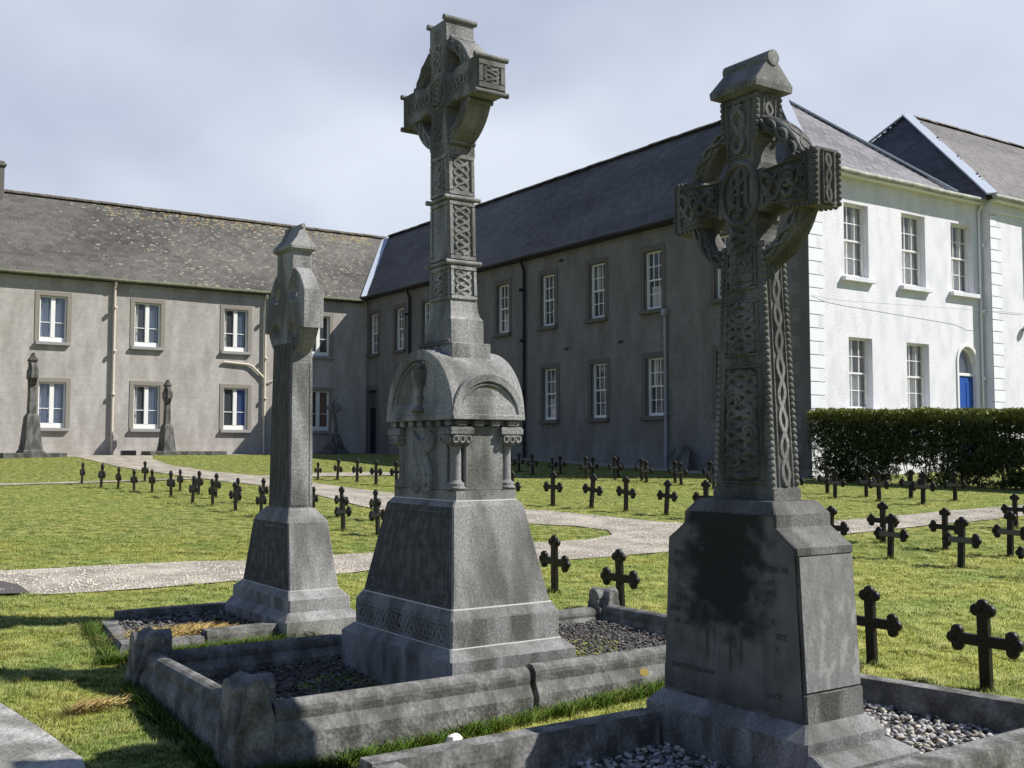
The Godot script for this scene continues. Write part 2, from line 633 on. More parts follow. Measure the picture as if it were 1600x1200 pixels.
func side_face() -> ImageTexture:
	var im := Image.create(192, 320, false, Image.FORMAT_RGB8)
	var f := FastNoiseLite.new()
	f.seed = 33
	f.frequency = 0.018
	f.fractal_octaves = 4
	var h := FastNoiseLite.new()
	h.seed = 9
	h.frequency = 0.22
	for y in 320:
		for x in 192:
			var v := y / 320.0
			var n := f.get_noise_2d(x * 1.6, y * 0.7)
			var q := h.get_noise_2d(x, y)
			var c := 0.20 + 0.05 * n + 0.07 * q + 0.05 * h.get_noise_2d(x * 0.4 + 70.0, y * 0.4)
			var white := smoothstep(0.20, 0.30, n + 0.05 * q) * smoothstep(0.22, 0.45, v)
			c = lerpf(c, 0.40, white * 0.30)
			if q > 0.34 and f.get_noise_2d(x + 300, y) > -0.1:
				c *= 0.5
			im.set_pixel(x, y, Color(c, c, c * 0.985).linear_to_srgb())
	return ImageTexture.create_from_image(im)


# ---------------------------------------------------------------- sky
func sky_panorama() -> ImageTexture:
	var w := 1024
	var h := 512
	var f := FastNoiseLite.new()
	f.seed = 71
	f.frequency = 0.55
	f.fractal_octaves = 6
	f.fractal_gain = 0.5
	var f2 := FastNoiseLite.new()
	f2.seed = 19
	f2.frequency = 0.32
	f2.fractal_octaves = 4
	var data := PackedFloat32Array()
	data.resize(w * h * 3)
	for y in h:
		var el := PI * (0.5 - (y + 0.5) / h)
		for x in w:
			var az := (x + 0.5) / w * TAU
			var c: Vector3
			if el < 0:
				c = Vector3(0.17, 0.17, 0.12)
			else:
				var d := Vector3(sin(az) * cos(el), sin(el), -cos(az) * cos(el))
				var p := Vector3(d.x, 0, d.z) / (d.y + 0.32) * 1.3
				var n := f.get_noise_3d(p.x, p.z, 3.0)
				var b := f2.get_noise_3d(p.x, p.z, 9.0)
				var blue := Vector3(0.25, 0.33, 0.46).lerp(Vector3(0.055, 0.105, 0.24), pow(d.y, 0.5))
				var rel := wrapf(az - 0.5995, -PI, PI)
				var bright := Vector3(0.56, 0.605, 0.685)
				var grey := Vector3(0.265, 0.305, 0.425)
				# a bank of thin cloud lies over the buildings, heavier and greyer low on the left
				var low := 1.0 - smoothstep(0.10, 0.34, d.y)
				var side := 1.0 - smoothstep(-0.55, 0.12, rel)
				var shade := clampf(0.42 * low * side + 0.42 * side - 1.1 * n + 0.4 * b + 0.20, 0, 1)
				var cloud := bright.lerp(grey, shade)
				var cover := clampf(1.02 + 0.5 * b - 0.85 * smoothstep(0.40, 0.75, d.y) - 0.75 * smoothstep(0.5, 1.1, absf(rel)), 0, 1)
				c = blue.lerp(cloud, cover)
			var i := (y * w + x) * 3
			data[i] = c.x
			data[i + 1] = c.y
			data[i + 2] = c.z
	return ImageTexture.create_from_image(Image.create_from_data(w, h, false, Image.FORMAT_RGBF, data.to_byte_array()))


func _ready() -> void:
	rng.seed = 20110
	bumps.seed = 6
	bumps.frequency = 0.1
	# camera
	var cam := Camera3D.new()
	cam.name = "camera"
	cam.fov = 39.11
	cam.near = 0.1
	cam.far = 400.0
	cam.position = Vector3(0, 1.72, 0)
	cam.rotation_degrees = Vector3(3.488, -34.35, 0)
	add_child(cam)
	cam.current = true
	# sky, exposure
	var env := Environment.new()
	env.background_mode = Environment.BG_SKY
	var sky := Sky.new()
	var pan := PanoramaSkyMaterial.new()
	pan.panorama = sky_panorama()
	sky.sky_material = pan
	env.sky = sky
	env.tonemap_mode = Environment.TONE_MAPPER_LINEAR
	env.tonemap_exposure = 1.38
	env.sdfgi_enabled = true
	env.ssao_enabled = true
	env.ssil_enabled = true
	var we := WorldEnvironment.new()
	we.name = "world_environment"
	we.environment = env
	add_child(we)
	# sun
	var sun := DirectionalLight3D.new()
	sun.name = "sun"
	sun.basis = Basis.looking_at(-Vector3(1.0, 1.2, 0.72).normalized())
	sun.light_energy = 1.6
	sun.light_color = Color(1.0, 0.982, 0.955)
	sun.light_angular_distance = 0.5
	sun.shadow_enabled = true
	add_child(sun)

	materials()
	ground()
	buildings()
	middle_monument()
	right_monument()
	left_monument()
	plots()
	iron_crosses()
	wall_monuments()
	hedge()
	grass()
	small_things()


# ---------------------------------------------------------------- ground, paths
func flat_poly(pts: Array) -> PackedVector2Array:
	var o := PackedVector2Array()
	for p in pts:
		o.append(Vector2(p[0], p[1]))
	return o


# a sheet laid on the ground inside a polygon, cell by cell so that it follows the slope
func drape(called: String, poly: PackedVector2Array, lift: float, m: Material, cell: float, label: String, category: String) -> void:
	var s := S()
	var lo := Vector2(1e9, 1e9)
	var hi := Vector2(-1e9, -1e9)
	for p in poly:
		lo = lo.min(p)
		hi = hi.max(p)
	for i in int((hi.x - lo.x) / cell) + 1:
		for j in int((hi.y - lo.y) / cell) + 1:
			var a := lo + Vector2(i, j) * cell
			var sq := PackedVector2Array([a, a + Vector2(cell, 0), a + Vector2(cell, cell), a + Vector2(0, cell)])
			for piece in Geometry2D.intersect_polygons(poly, sq):
				var ix := Geometry2D.triangulate_polygon(piece)
				for k in range(0, ix.size(), 3):
					var v := []
					for t in 3:
						var q: Vector2 = piece[ix[k + t]]
						v.append(Vector3(q.x, ground_y(q.x, q.y) + lift, q.y))
					if (v[1] - v[0]).cross(v[2] - v[0]).y < 0:
						tri(s, v[0], v[2], v[1])
					else:
						tri(s, v[0], v[1], v[2])
	var o := put(called, s, m)
	tag(o, label, category, "", "structure")


func ground() -> void:
	var ds := [-40.0, -10.0]
	for i in 51:
		ds.append(i * 0.4)
	for i in 32:
		ds.append(21.0 + i)
	ds.append_array([60.0, 80.0, 140.0, 380.0])
	var rs := [-320.0, -100.0, -50.0]
	for i in 61:
		rs.append(-30.0 + i)
	rs.append_array([50.0, 100.0, 320.0])
	var right := Vector3(0.8256, 0, 0.5642)
	var s := S()
	var rows := []
	for d in ds:
		var row := []
		for r in rs:
			var p: Vector3 = HEAD * d + right * r
			p.y = ground_y(p.x, p.z)
			row.append(p)
		rows.append(row)
	for i in ds.size() - 1:
		for j in rs.size() - 1:
			quad(s, rows[i][j], rows[i][j + 1], rows[i + 1][j + 1], rows[i + 1][j])
	tag(put("lawn", s, M.soil), "mown mossy green lawn rising towards the grey buildings", "lawn", "", "structure")

	var near := flat_poly([[1.77, -13.82], [2.24, -13.81], [3.27, -13.64], [4.34, -13.35], [5.0, -13.04], [6.25, -12.91], [6.73, -12.85], [7.61, -12.67], [8.84, -12.41], [9.66, -12.23], [10.3, -12.44], [10.57, -12.87], [10.49, -13.57], [10.08, -14.15], [9.65, -14.85], [9.3, -15.5], [9.04, -16.33], [8.98, -17.15], [9.19, -18.58], [9.79, -21.82], [10.0, -25.67], [9.65, -30.45], [9.37, -33.69], [9.24, -36.05], [9.6, -42.54], [9.7, -45.0]])
	near.append_array(flat_poly([[12.9, -45.0], [11.6, -40.43], [10.9, -35.85], [10.95, -32.67], [11.5, -29.4], [11.49, -25.61], [11.39, -23.04], [11.36, -21.24], [11.26, -18.76], [11.3, -16.07], [11.62, -14.44], [11.93, -13.17], [12.3, -12.43], [13.05, -11.92], [14.31, -11.67], [16.05, -11.54], [18.72, -11.51], [20.02, -11.6], [22.21, -11.6], [22.2, -10.4]]))
	near.append_array(flat_poly([[19.76, -10.42], [17.8, -10.36], [16.83, -10.35], [15.17, -10.47], [13.2, -10.54], [11.55, -10.55], [10.34, -10.58], [9.9, -10.73], [9.38, -10.77], [8.42, -10.93], [7.93, -10.9], [6.76, -11.26], [6.02, -11.5], [5.51, -11.38], [4.41, -11.49], [3.41, -11.51], [2.78, -11.58], [2.26, -11.74], [1.97, -12.13], [1.52, -11.74], [0.2, -12.2], [0.2, -14.2]]))
	drape("gravel_path", near, 0.016, M.path, 0.8, "pale gravel path running behind the monuments and forking to the wings", "path")
	var narrow := flat_poly([[2.0, -31.0], [4.79, -29.87], [6.57, -29.67], [8.16, -29.5], [9.6, -29.6], [9.6, -29.1], [8.01, -29.0], [6.42, -29.07], [4.65, -29.2], [2.0, -30.2]])
	drape("garden_path", narrow, 0.022, M.path, 0.9, "narrow pale path across the lawn at the far left", "path")
	var second := flat_poly([[11.2, -29.3], [13.21, -29.69], [14.42, -29.19], [15.55, -28.4], [16.62, -27.0], [17.4, -25.0], [16.4, -24.7], [15.61, -26.01], [14.71, -27.3], [13.53, -27.9], [11.2, -28.3]])
	drape("side_path", second, 0.022, M.path, 0.9, "pale path branching to the dark middle wing behind a row of crosses", "path")
	var foot := flat_poly([[0.0, -46.75], [0.0, -44.4], [9.8, -44.5], [13.0, -44.6], [22.4, -44.9], [22.4, -22.0], [23.45, -22.0], [23.45, -46.75]])
	drape("wall_foot_path", foot, 0.010, M.path, 0.9, "gravel strip along the foot of the grey walls", "path")
	var pave := flat_poly([[-0.4, -8.3], [1.03, -8.15], [1.2, -7.75], [1.27, -7.45], [1.36, -7.0], [1.42, -6.58], [1.46, -6.3], [1.40, -5.9], [1.3, -5.2], [0.9, -4.6], [-0.4, -4.6]])
	drape("concrete_pavement", pave, 0.03, M.paving, 0.4, "worn pale concrete pavement cutting into the near left lawn", "pavement")
	var tar := flat_poly([[1.0, -13.7], [1.75, -13.5], [2.05, -13.05], [2.2, -12.43], [2.2, -11.82], [1.95, -11.9], [1.0, -12.0]])
	drape("tarmac_patch", tar, 0.028, M.tar, 0.4, "dark tarmac patch at the left end of the near gravel path", "path")
	keep_out = [near, narrow, second, foot, pave, tar]

	# loose stones on the near gravel
	var st := S()
	bead(st, Vector3.ZERO, Basis.IDENTITY)
	st.set_material(M.pebble)
	var pm := st.commit()
	var trs: Array[Transform3D] = []
	var cols := PackedColorArray()
	var n := 0
	while n < 70000:
		var d := 7.0 + 16.0 * pow(rng.randf(), 1.7)
		var r := rng.randf_range(-0.58, 0.58) * d
		var p: Vector3 = HEAD * d + right * r
		n += 1
		if not Geometry2D.is_point_in_polygon(Vector2(p.x, p.z), near):
			continue
		p.y = ground_y(p.x, p.z) + 0.018
		var q := rng.randf_range(0.006, 0.014) * (0.8 + d * 0.02)
		trs.append(Transform3D(Basis.from_euler(Vector3(rng.randf() * 0.6, rng.randf() * TAU, rng.randf() * 0.6)).scaled(Vector3(q, q * 0.6, q * 0.8)), p))
		var v := rng.randf_range(0.30, 0.75)
		cols.append(Color(v, v * rng.randf_range(0.92, 0.99), v * rng.randf_range(0.74, 0.92)))
	tag(many("gravel", pm, trs, cols), "loose pale stones on the near gravel path", "gravel")
	M.pebble_mesh = pm


# ---------------------------------------------------------------- building pieces
func wall(s: SurfaceTool, T: Transform3D, x0: float, x1: float, y0: float, y1: float, holes: Array, rec: float) -> void:
	var xs := [x0, x1]
	var ys := [y0, y1]
	for h in holes:
		xs.append_array([h[0], h[1]])
		ys.append_array([h[2], h[3]])
	xs.sort()
	ys.sort()
	for i in xs.size() - 1:
		for j in ys.size() - 1:
			if xs[i + 1] - xs[i] < 0.001 or ys[j + 1] - ys[j] < 0.001:
				continue
			var c := Vector2(xs[i] + xs[i + 1], ys[j] + ys[j + 1]) * 0.5
			var open := false
			for h in holes:
				if c.x > h[0] and c.x < h[1] and c.y > h[2] and c.y < h[3]:
					open = true
			if not open:
				wall_quad(s, T, Vector3(xs[i], ys[j], 0), Vector3(xs[i + 1], ys[j], 0), Vector3(xs[i + 1], ys[j + 1], 0), Vector3(xs[i], ys[j + 1], 0))
	for h in holes:
		var a := Vector3(h[0], h[2], 0)
		var b := Vector3(h[1], h[2], 0)
		var c := Vector3(h[1], h[3], 0)
		var d := Vector3(h[0], h[3], 0)
		var k := Vector3(0, 0, -rec)
		for e in [[a, b], [b, c], [c, d], [d, a]]:
			wall_quad(s, T, e[0], e[0] + k, e[1] + k, e[1])


func wall_quad(s: SurfaceTool, T: Transform3D, a: Vector3, b: Vector3, c: Vector3, d: Vector3) -> void:
	var uv := []
	for p in [a, b, c, d]:
		uv.append(Vector2(p.x + p.z, p.y))
	quad_uv(s, T * a, T * b, T * c, T * d, uv)


# a window in its opening: frame, panes, sill, surround, dim room behind
func window(b: Node3D, T: Transform3D, x0: float, x1: float, y0: float, y1: float, style: String, rec: float, o := {}) -> Node3D:
	var w := x1 - x0
	var h := y1 - y0
	var s := S()
	var fr := 0.055
	var z := -rec
	for q in [[fr * 0.5, h * 0.5, fr, h], [w - fr * 0.5, h * 0.5, fr, h], [w * 0.5, h - fr * 0.5, w - 2 * fr, fr]]:
		box(s, Vector3(q[0], q[1], z), Vector3(q[2], q[3], 0.10), 0.006)
	var panes := []
	if style == "casement":
		var bot := 0.19
		box(s, Vector3(w * 0.5, bot * 0.5, z), Vector3(w - 2 * fr, bot, 0.09), 0.006)
		box(s, Vector3(w * 0.5, bot + (h - bot - fr) * 0.5, z + 0.004), Vector3(0.17, h - bot - fr, 0.10), 0.006)
		var ty := bot + (h - bot - fr) * 0.37
		for sx in [-1, 1]:
			var cx: float = w * 0.5 + sx * (0.085 + (w * 0.5 - fr - 0.085) * 0.5)
			var pw: float = w * 0.5 - fr - 0.085
			box(s, Vector3(cx, ty, z - 0.003), Vector3(pw, 0.032, 0.07), 0.004)
			panes.append([cx, (bot + ty - 0.016) * 0.5, pw, ty - 0.016 - bot])
			panes.append([cx, (ty + 0.016 + h - fr) * 0.5, pw, h - fr - ty - 0.016])
	else:
		var bot := 0.10
		box(s, Vector3(w * 0.5, bot * 0.5, z), Vector3(w - 2 * fr, bot, 0.09), 0.006)
		var my := bot + (h - bot - fr) * 0.5
		for half in [[bot, my - 0.02, -0.012], [my + 0.02, h - fr, 0.012]]:
			var y_0: float = half[0]
			var y_1: float = half[1]
			var zz: float = z + half[2]
			var cw := (w - 2 * fr) / 3.0
			for k in [1, 2]:
				box(s, Vector3(fr + cw * k, (y_0 + y_1) * 0.5, zz), Vector3(0.024, y_1 - y_0, 0.03))
			box(s, Vector3(w * 0.5, (y_0 + y_1) * 0.5, zz - 0.002), Vector3(w - 2 * fr, 0.024, 0.028))
			for k in 3:
				for r in 2:
					var ph := (y_1 - y_0) * 0.5
					panes.append([fr + cw * (k + 0.5), y_0 + ph * (r + 0.5), cw - 0.024, ph - 0.024, half[2]])
		box(s, Vector3(w * 0.5, my, z + 0.002), Vector3(w - 2 * fr, 0.05, 0.07), 0.004)
	var win := put("window", s, o.get("wood", M.white_wood), b)
	win.transform = T.translated_local(Vector3(x0, y0, 0))
	for p in panes:
		var g := S()
		var c := Vector3(p[0], p[1], z + (p[4] if p.size() > 4 else 0.0) - 0.008)
		var u := Vector3(p[2] * 0.5 + 0.006, 0, 0)
		var v := Vector3(0, p[3] * 0.5 + 0.006, 0)
		quad(g, c - u - v, c + u - v, c + u + v, c - u + v)
		put("pane", g, M.glass, win)
	# sill
	var l := S()
	box(l, Vector3(w * 0.5, -0.075, 0.075 - rec * 0.5), Vector3(w + 0.30, 0.13, rec + 0.15), 0.01)
	put("sill", l, o.get("sill", M.sill), win)
	if o.has("surround"):
		var r := S()
		var t := 0.18
		for q in [[-t * 0.5, (h + 0.0) * 0.5, t, h], [w + t * 0.5, h * 0.5, t, h], [w * 0.5, h + t * 0.5, w + 2 * t, t]]:
			box(r, Vector3(q[0], q[1], 0.0), Vector3(q[2], q[3], 0.05), 0.006)
		put("surround", r, o.surround, win)
	# dim room
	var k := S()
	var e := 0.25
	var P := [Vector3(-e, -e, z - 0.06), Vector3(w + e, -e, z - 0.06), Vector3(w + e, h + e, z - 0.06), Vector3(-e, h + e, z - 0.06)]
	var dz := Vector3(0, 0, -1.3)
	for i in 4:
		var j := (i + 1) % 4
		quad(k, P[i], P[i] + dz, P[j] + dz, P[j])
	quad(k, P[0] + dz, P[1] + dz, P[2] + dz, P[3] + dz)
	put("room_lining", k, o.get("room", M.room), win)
	if o.has("curtain"):
		for q in o.curtain:      # [x share 0, x share 1, y share 0, y share 1, material]
			var cs := S()
			var n := 26
			for i in n:
				var pa := []
				for t in [float(i) / n, float(i + 1) / n]:
					pa.append(Vector2(w * lerpf(q[0], q[1], t), z - 0.16 + 0.022 * sin(t * (q[1] - q[0]) * 62.0) + 0.012 * sin(t * 23.0 + 1.0)))
				quad(cs, Vector3(pa[0].x, h * q[2], pa[0].y), Vector3(pa[1].x, h * q[2], pa[1].y), Vector3(pa[1].x, h * q[3], pa[1].y), Vector3(pa[0].x, h * q[3], pa[0].y))
			put("curtain", cs, q[4], win)  # also holds the blue-grey sheets painted as sky reflection
	return win


func niche(k: SurfaceTool, x0: float, x1: float, y0: float, y1: float, z: float) -> void:
	var P := [Vector3(x0, y0, z), Vector3(x1, y0, z), Vector3(x1, y1, z), Vector3(x0, y1, z)]
	var dz := Vector3(0, 0, -1.2)
	for i in 4:
		var j := (i + 1) % 4
		quad(k, P[i], P[i] + dz, P[j] + dz, P[j])
	quad(k, P[0] + dz, P[1] + dz, P[2] + dz, P[3] + dz)


# slates laid course by course inside a roof plane
func slates(b: Node3D, O: Vector3, U: Vector3, V: Vector3, poly: PackedVector2Array, tone: Vector3, seed_: int) -> void:
	var N := U.cross(V).normalized()
	var ix := Geometry2D.triangulate_polygon(poly)
	var s := S()
	var f := func(p: Vector2, w: float) -> Vector3: return O + U * p.x + V * p.y + N * w
	for k in range(0, ix.size(), 3):
		var a := poly[ix[k]]
		var c := poly[ix[k + 1]]
		var d := poly[ix[k + 2]]
		if (c - a).cross(d - a) < 0:
			var t := c
			c = d
			d = t
		tri(s, f.call(a, -0.012), f.call(c, -0.012), f.call(d, -0.012))
	var deck := put("roof", s, M.slate_deck, b, -b.position)
	var m := S()
	box(m, Vector3(0, 0.0, 0.008), Vector3(0.285, 0.40, 0.015))
	m.set_material(M.slate)
	var lo := Vector2(1e9, 1e9)
	var hi := -lo
	for p in poly:
		lo = lo.min(p)
		hi = hi.max(p)
	var g := RandomNumberGenerator.new()
	g.seed = seed_
	var patch := FastNoiseLite.new()
	patch.seed = seed_
	patch.frequency = 0.12
	patch.fractal_octaves = 4
	var trs: Array[Transform3D] = []
	var cols := PackedColorArray()
	var rows := int((hi.y - lo.y) / 0.20)
	for r in rows + 1:
		var v := lo.y + r * 0.20 + 0.12
		var u := lo.x + (0.145 if r % 2 == 1 else 0.0)
		while u < hi.x:
			if Geometry2D.is_point_in_polygon(Vector2(u, minf(v, hi.y - 0.02)), poly):
				var B := Basis(U, V, N) * Basis.from_euler(Vector3(0.055 + g.randf_range(-0.008, 0.012), g.randf_range(-0.012, 0.012), g.randf_range(-0.012, 0.012)))
				trs.append(Transform3D(B, O + U * (u + g.randf_range(-0.006, 0.006)) + V * (v + g.randf_range(-0.008, 0.008)) + N * g.randf_range(0.0, 0.004)))
				var q := 1.0 + 0.55 * patch.get_noise_2d(u, v * 2.0) + g.randf_range(-0.22, 0.22)
				cols.append(Color(tone.x * q, tone.y * q, tone.z * q))
			u += 0.292
	many("slates", m.commit(), trs, cols, deck)


func lichens(b: Node3D, O: Vector3, U: Vector3, V: Vector3, n: int, density: Callable, seed_: int) -> void:
	var N := U.cross(V).normalized()
	var m := S()
	var g := RandomNumberGenerator.new()
	g.seed = seed_
	var ring := []
	for i in 7:
		var a := TAU * i / 7.0
		ring.append(Vector3(cos(a), sin(a), 0) * g.randf_range(0.7, 1.1))
	for i in 7:
		tri(m, Vector3(0, 0, 0.25), ring[i], ring[(i + 1) % 7])
	m.set_material(M.lichen)
	var trs: Array[Transform3D] = []
	var cols := PackedColorArray()
	for i in n:
		var u := g.randf()
		var v := g.randf()
		var d: Array = density.call(u, v, g.randf())
		if d.is_empty():
			continue
		var q := g.randf_range(0.02, 0.075)
		trs.append(Transform3D(Basis(U * q * g.randf_range(1.0, 1.9), V * q, N * 0.03), O + U * d[0] + V * d[1] + N * 0.022))
		cols.append(d[2])
	many("lichen", m.commit(), trs, cols, b).position = -b.position


func run_of(b: Node3D, called: String, a: Vector3, c: Vector3, piece: float, size: Vector2, m: Material) -> void:
	var d := (c - a)
	var n := maxi(1, int(round(d.length() / piece)))
	var step := d / n
	var x := step.normalized()
	var y := Vector3.UP - x * x.dot(Vector3.UP)
	y = y.normalized()
	var s := S()
	var L := step.length() - 0.012
	for t in 6:
		var a0 := PI * t / 6.0
		var a1 := PI * (t + 1) / 6.0
		var p0 := Vector3(0, sin(a0) * size.y, cos(a0) * size.x)
		var p1 := Vector3(0, sin(a1) * size.y, cos(a1) * size.x)
		var h := Vector3(L * 0.5, 0, 0)
		quad(s, p0 - h, p1 - h, p1 + h, p0 + h)
		tri(s, Vector3.ZERO + h, p0 + h, p1 + h)
		tri(s, Vector3.ZERO - h, p1 - h, p0 - h)
	s.set_material(m)
	var mesh := s.commit()
	for i in n:
		var B := Basis(x, y, x.cross(y)) * Basis.from_euler(Vector3(rng.randf_range(-0.05, 0.05), rng.randf_range(-0.01, 0.01), rng.randf_range(-0.008, 0.008)))
		again(called, mesh, b, Transform3D(B, a + step * (i + 0.5) - b.position + Vector3(0, rng.randf_range(-0.012, 0.012), 0)))


func strip(b: Node3D, called: String, a: Vector3, c: Vector3, n: Vector3, w: float, m: Material) -> void:
	var s := S()
	var x := (c - a).normalized()
	var y := n.normalized()
	box(s, (a + c) * 0.5 + n.normalized() * 0.075, Vector3((c - a).length(), 0.06, w), 0.008, Basis(x, y, x.cross(y)))
	put(called, s, m, b, -b.position)


func pipe(b: Node3D, pts: Array, r: float, m: Material, brackets := 3) -> void:
	var s := S()
	tube(s, pts, r, 10)
	var a: Vector3 = pts[0]
	var c: Vector3 = pts[pts.size() - 1]
	for i in brackets:
		var p := a.lerp(c, (i + 0.6) / brackets)
		if absf(a.x - c.x) + absf(a.z - c.z) < 0.3:
			lathe(s, [[0.0, -0.05], [r * 1.35, -0.05], [r * 1.35, 0.05], [0.0, 0.05]], 10, Transform3D(Basis(), p))
	put("downpipe", s, m, b, -b.position)


func gutter(b: Node3D, a: Vector3, c: Vector3, r: float, m: Material) -> void:
	var s := S()
	var pts := []
	var n := int((c - a).length() / 1.5) + 2
	for i in n + 1:
		pts.append(a.lerp(c, float(i) / n) + Vector3(0, 0.012 * sin(i * 2.1), 0))
	tube(s, pts, r, 8)
	put("gutter", s, m, b, -b.position)


func buildings() -> void:
	left_wing()
	middle_wing()
	white_building()


func left_wing() -> void:
	var Z := -46.8
	var b := thing("convent_wing", "long grey two-storey wing with a lichened slate roof and white casement windows", "building", Vector3(12.0, 1.48, Z))
	var T := Transform3D(Basis(), Vector3(0, 0, Z))
	var holes := []
	for x in [[5.0, 6.06], [8.78, 9.83], [12.55, 13.65], [16.45, 17.55], [20.47, 21.55]]:
		holes.append([x[0], x[1], 6.12, 8.0])
		holes.append([x[0] + 0.03, x[1] + 0.03, 2.62, 4.47])
	var s := S()
	wall(s, T, 1.0, 23.5, 0.6, 8.95, holes, 0.16)
	put("wall", s, M.render, b, -b.position)
	var Tb := T.translated(-b.position)
	var glow := [M.curtain, M.blue_curtain, M.brown_board]
	for i in holes.size():
		var h: Array = holes[i]
		var o := {"surround": M.surround, "sill": M.sill}
		if i == 4 or i == 5 or i == 6:
			o.curtain = [[0.03, 0.22, 0.08, 0.98, M.curtain], [0.60, 0.97, 0.08, 0.98, M.sky_sheen]]  # the wider sheet is painted sky sheen, the narrow one a curtain
		if i < 4:
			o.curtain = [[0.02, 0.98, 0.05, 0.98, M.sky_sheen]]  # full-width sheet coloured as sky reflected in the glass
		if i == 7:
			o.curtain = [[0.52, 0.97, 0.06, 0.98, M.blue_curtain]]
		if i == 9:
			o.curtain = [[0.50, 0.97, 0.06, 0.98, M.brown_board]]
		window(b, Tb, h[0], h[1], h[2], h[3], "casement", 0.14, o)
	# roof
	var V := Vector3(0, 4.1, -4.5).normalized()
	var O := Vector3(1.0, 8.86, Z + 0.25)
	slates(b, O, Vector3.RIGHT, V, PackedVector2Array([Vector2(0, 0), Vector2(22.25, 0), Vector2(25.8, 6.09), Vector2(0, 6.09)]), Vector3(0.108, 0.102, 0.092), 41)
	var thick := func(u: float, v: float, w: float) -> Array:
		var x := u * 24.0
		var y := v * 6.0
		if x > 21.5 + y * 0.58:
			return []
		var want := smoothstep(0.30, 0.62, u) * 0.75 + 0.10
		want *= 0.35 + 0.65 * v if u < 0.5 else 1.0
		if u < 0.36 and v > 0.45:
			want *= 0.12
		if w > want:
			return []
		var c := Color(0.20, 0.20, 0.155).lerp(Color(0.33, 0.33, 0.235), fmod(w * 97.0, 1.0))
		if v > 0.86 and u > 0.45 and fmod(w * 57.0, 1.0) < 0.55:
			c = Color(0.34, 0.22, 0.07)
		return [x, y, c]
	lichens(b, O, Vector3.RIGHT, V, 2600, thick, 7)
	var band := func(u: float, v: float, w: float) -> Array:
		var x := 11.0 + u * 15.0
		var y := 6.05 - 0.9 * pow(v, 1.6)
		if x > 21.5 + y * 0.58 or w > 0.35 + 0.5 * u:
			return []
		return [x, y, Color(0.29, 0.22, 0.10).lerp(Color(0.33, 0.32, 0.23), fmod(w * 31.0, 1.0))]
	lichens(b, O, Vector3.RIGHT, V, 900, band, 8)
	var s2 := S()
	var r0 := Vector3(1.0, 12.96, -51.05)
	quad(s2, r0 + Vector3(25.8, 0, 0), r0, r0 + Vector3(0, -4.1, -4.5), r0 + Vector3(29.0, -4.1, -4.5))
	put("back_roof", s2, M.slate_deck, b, -b.position)
	run_of(b, "ridge_tile", r0 + Vector3(0, 0.01, 0), r0 + Vector3(25.75, 0.01, 0), 0.46, Vector2(0.15, 0.13), M.ridge)
	gutter(b, Vector3(1.0, 8.84, Z + 0.30), Vector3(23.2, 8.84, Z + 0.30), 0.075, M.gutter)
	var sf := S()
	box(sf, Vector3(12.1, 8.80, Z + 0.13), Vector3(22.2, 0.10, 0.26))
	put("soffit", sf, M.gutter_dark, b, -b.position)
	for x in [11.69, 18.33]:
		pipe(b, [Vector3(x, 8.76, Z + 0.28), Vector3(x, 8.62, Z + 0.22), Vector3(x, 8.5, Z + 0.10), Vector3(x, 1.5, Z + 0.10)], 0.06, M.cream, 4)
	pipe(b, [Vector3(16.42, 5.62, Z + 0.09), Vector3(17.55, 5.55, Z + 0.09), Vector3(17.75, 5.47, Z + 0.09), Vector3(18.1, 5.16, Z + 0.09), Vector3(18.32, 4.95, Z + 0.10)], 0.055, M.cream, 0)
	pipe(b, [Vector3(18.32, 4.80, Z + 0.09), Vector3(18.7, 4.84, Z + 0.09), Vector3(18.95, 5.02, Z + 0.06)], 0.028, M.cream, 0)
	# chimney on the ridge
	var c := S()
	box(c, Vector3(7.25, 13.0, -51.05), Vector3(1.35, 2.0, 0.95), 0.02)
	box(c, Vector3(7.25, 14.06, -51.05), Vector3(1.50, 0.13, 1.10), 0.03)
	box(c, Vector3(7.25, 14.18, -51.05), Vector3(1.36, 0.11, 0.96), 0.03)
	var ch := put("chimney", c, M.render2, b, -b.position)
	ch.set_meta("label", "grey rendered chimney stack at the ridge")
	var fl := S()
	box(fl, Vector3(7.25, 12.35, -50.52), Vector3(1.55, 0.35, 0.04), 0.005, Basis.from_euler(Vector3(-0.4, 0, 0)))
	put("chimney_flashing", fl, M.lead, b, -b.position)


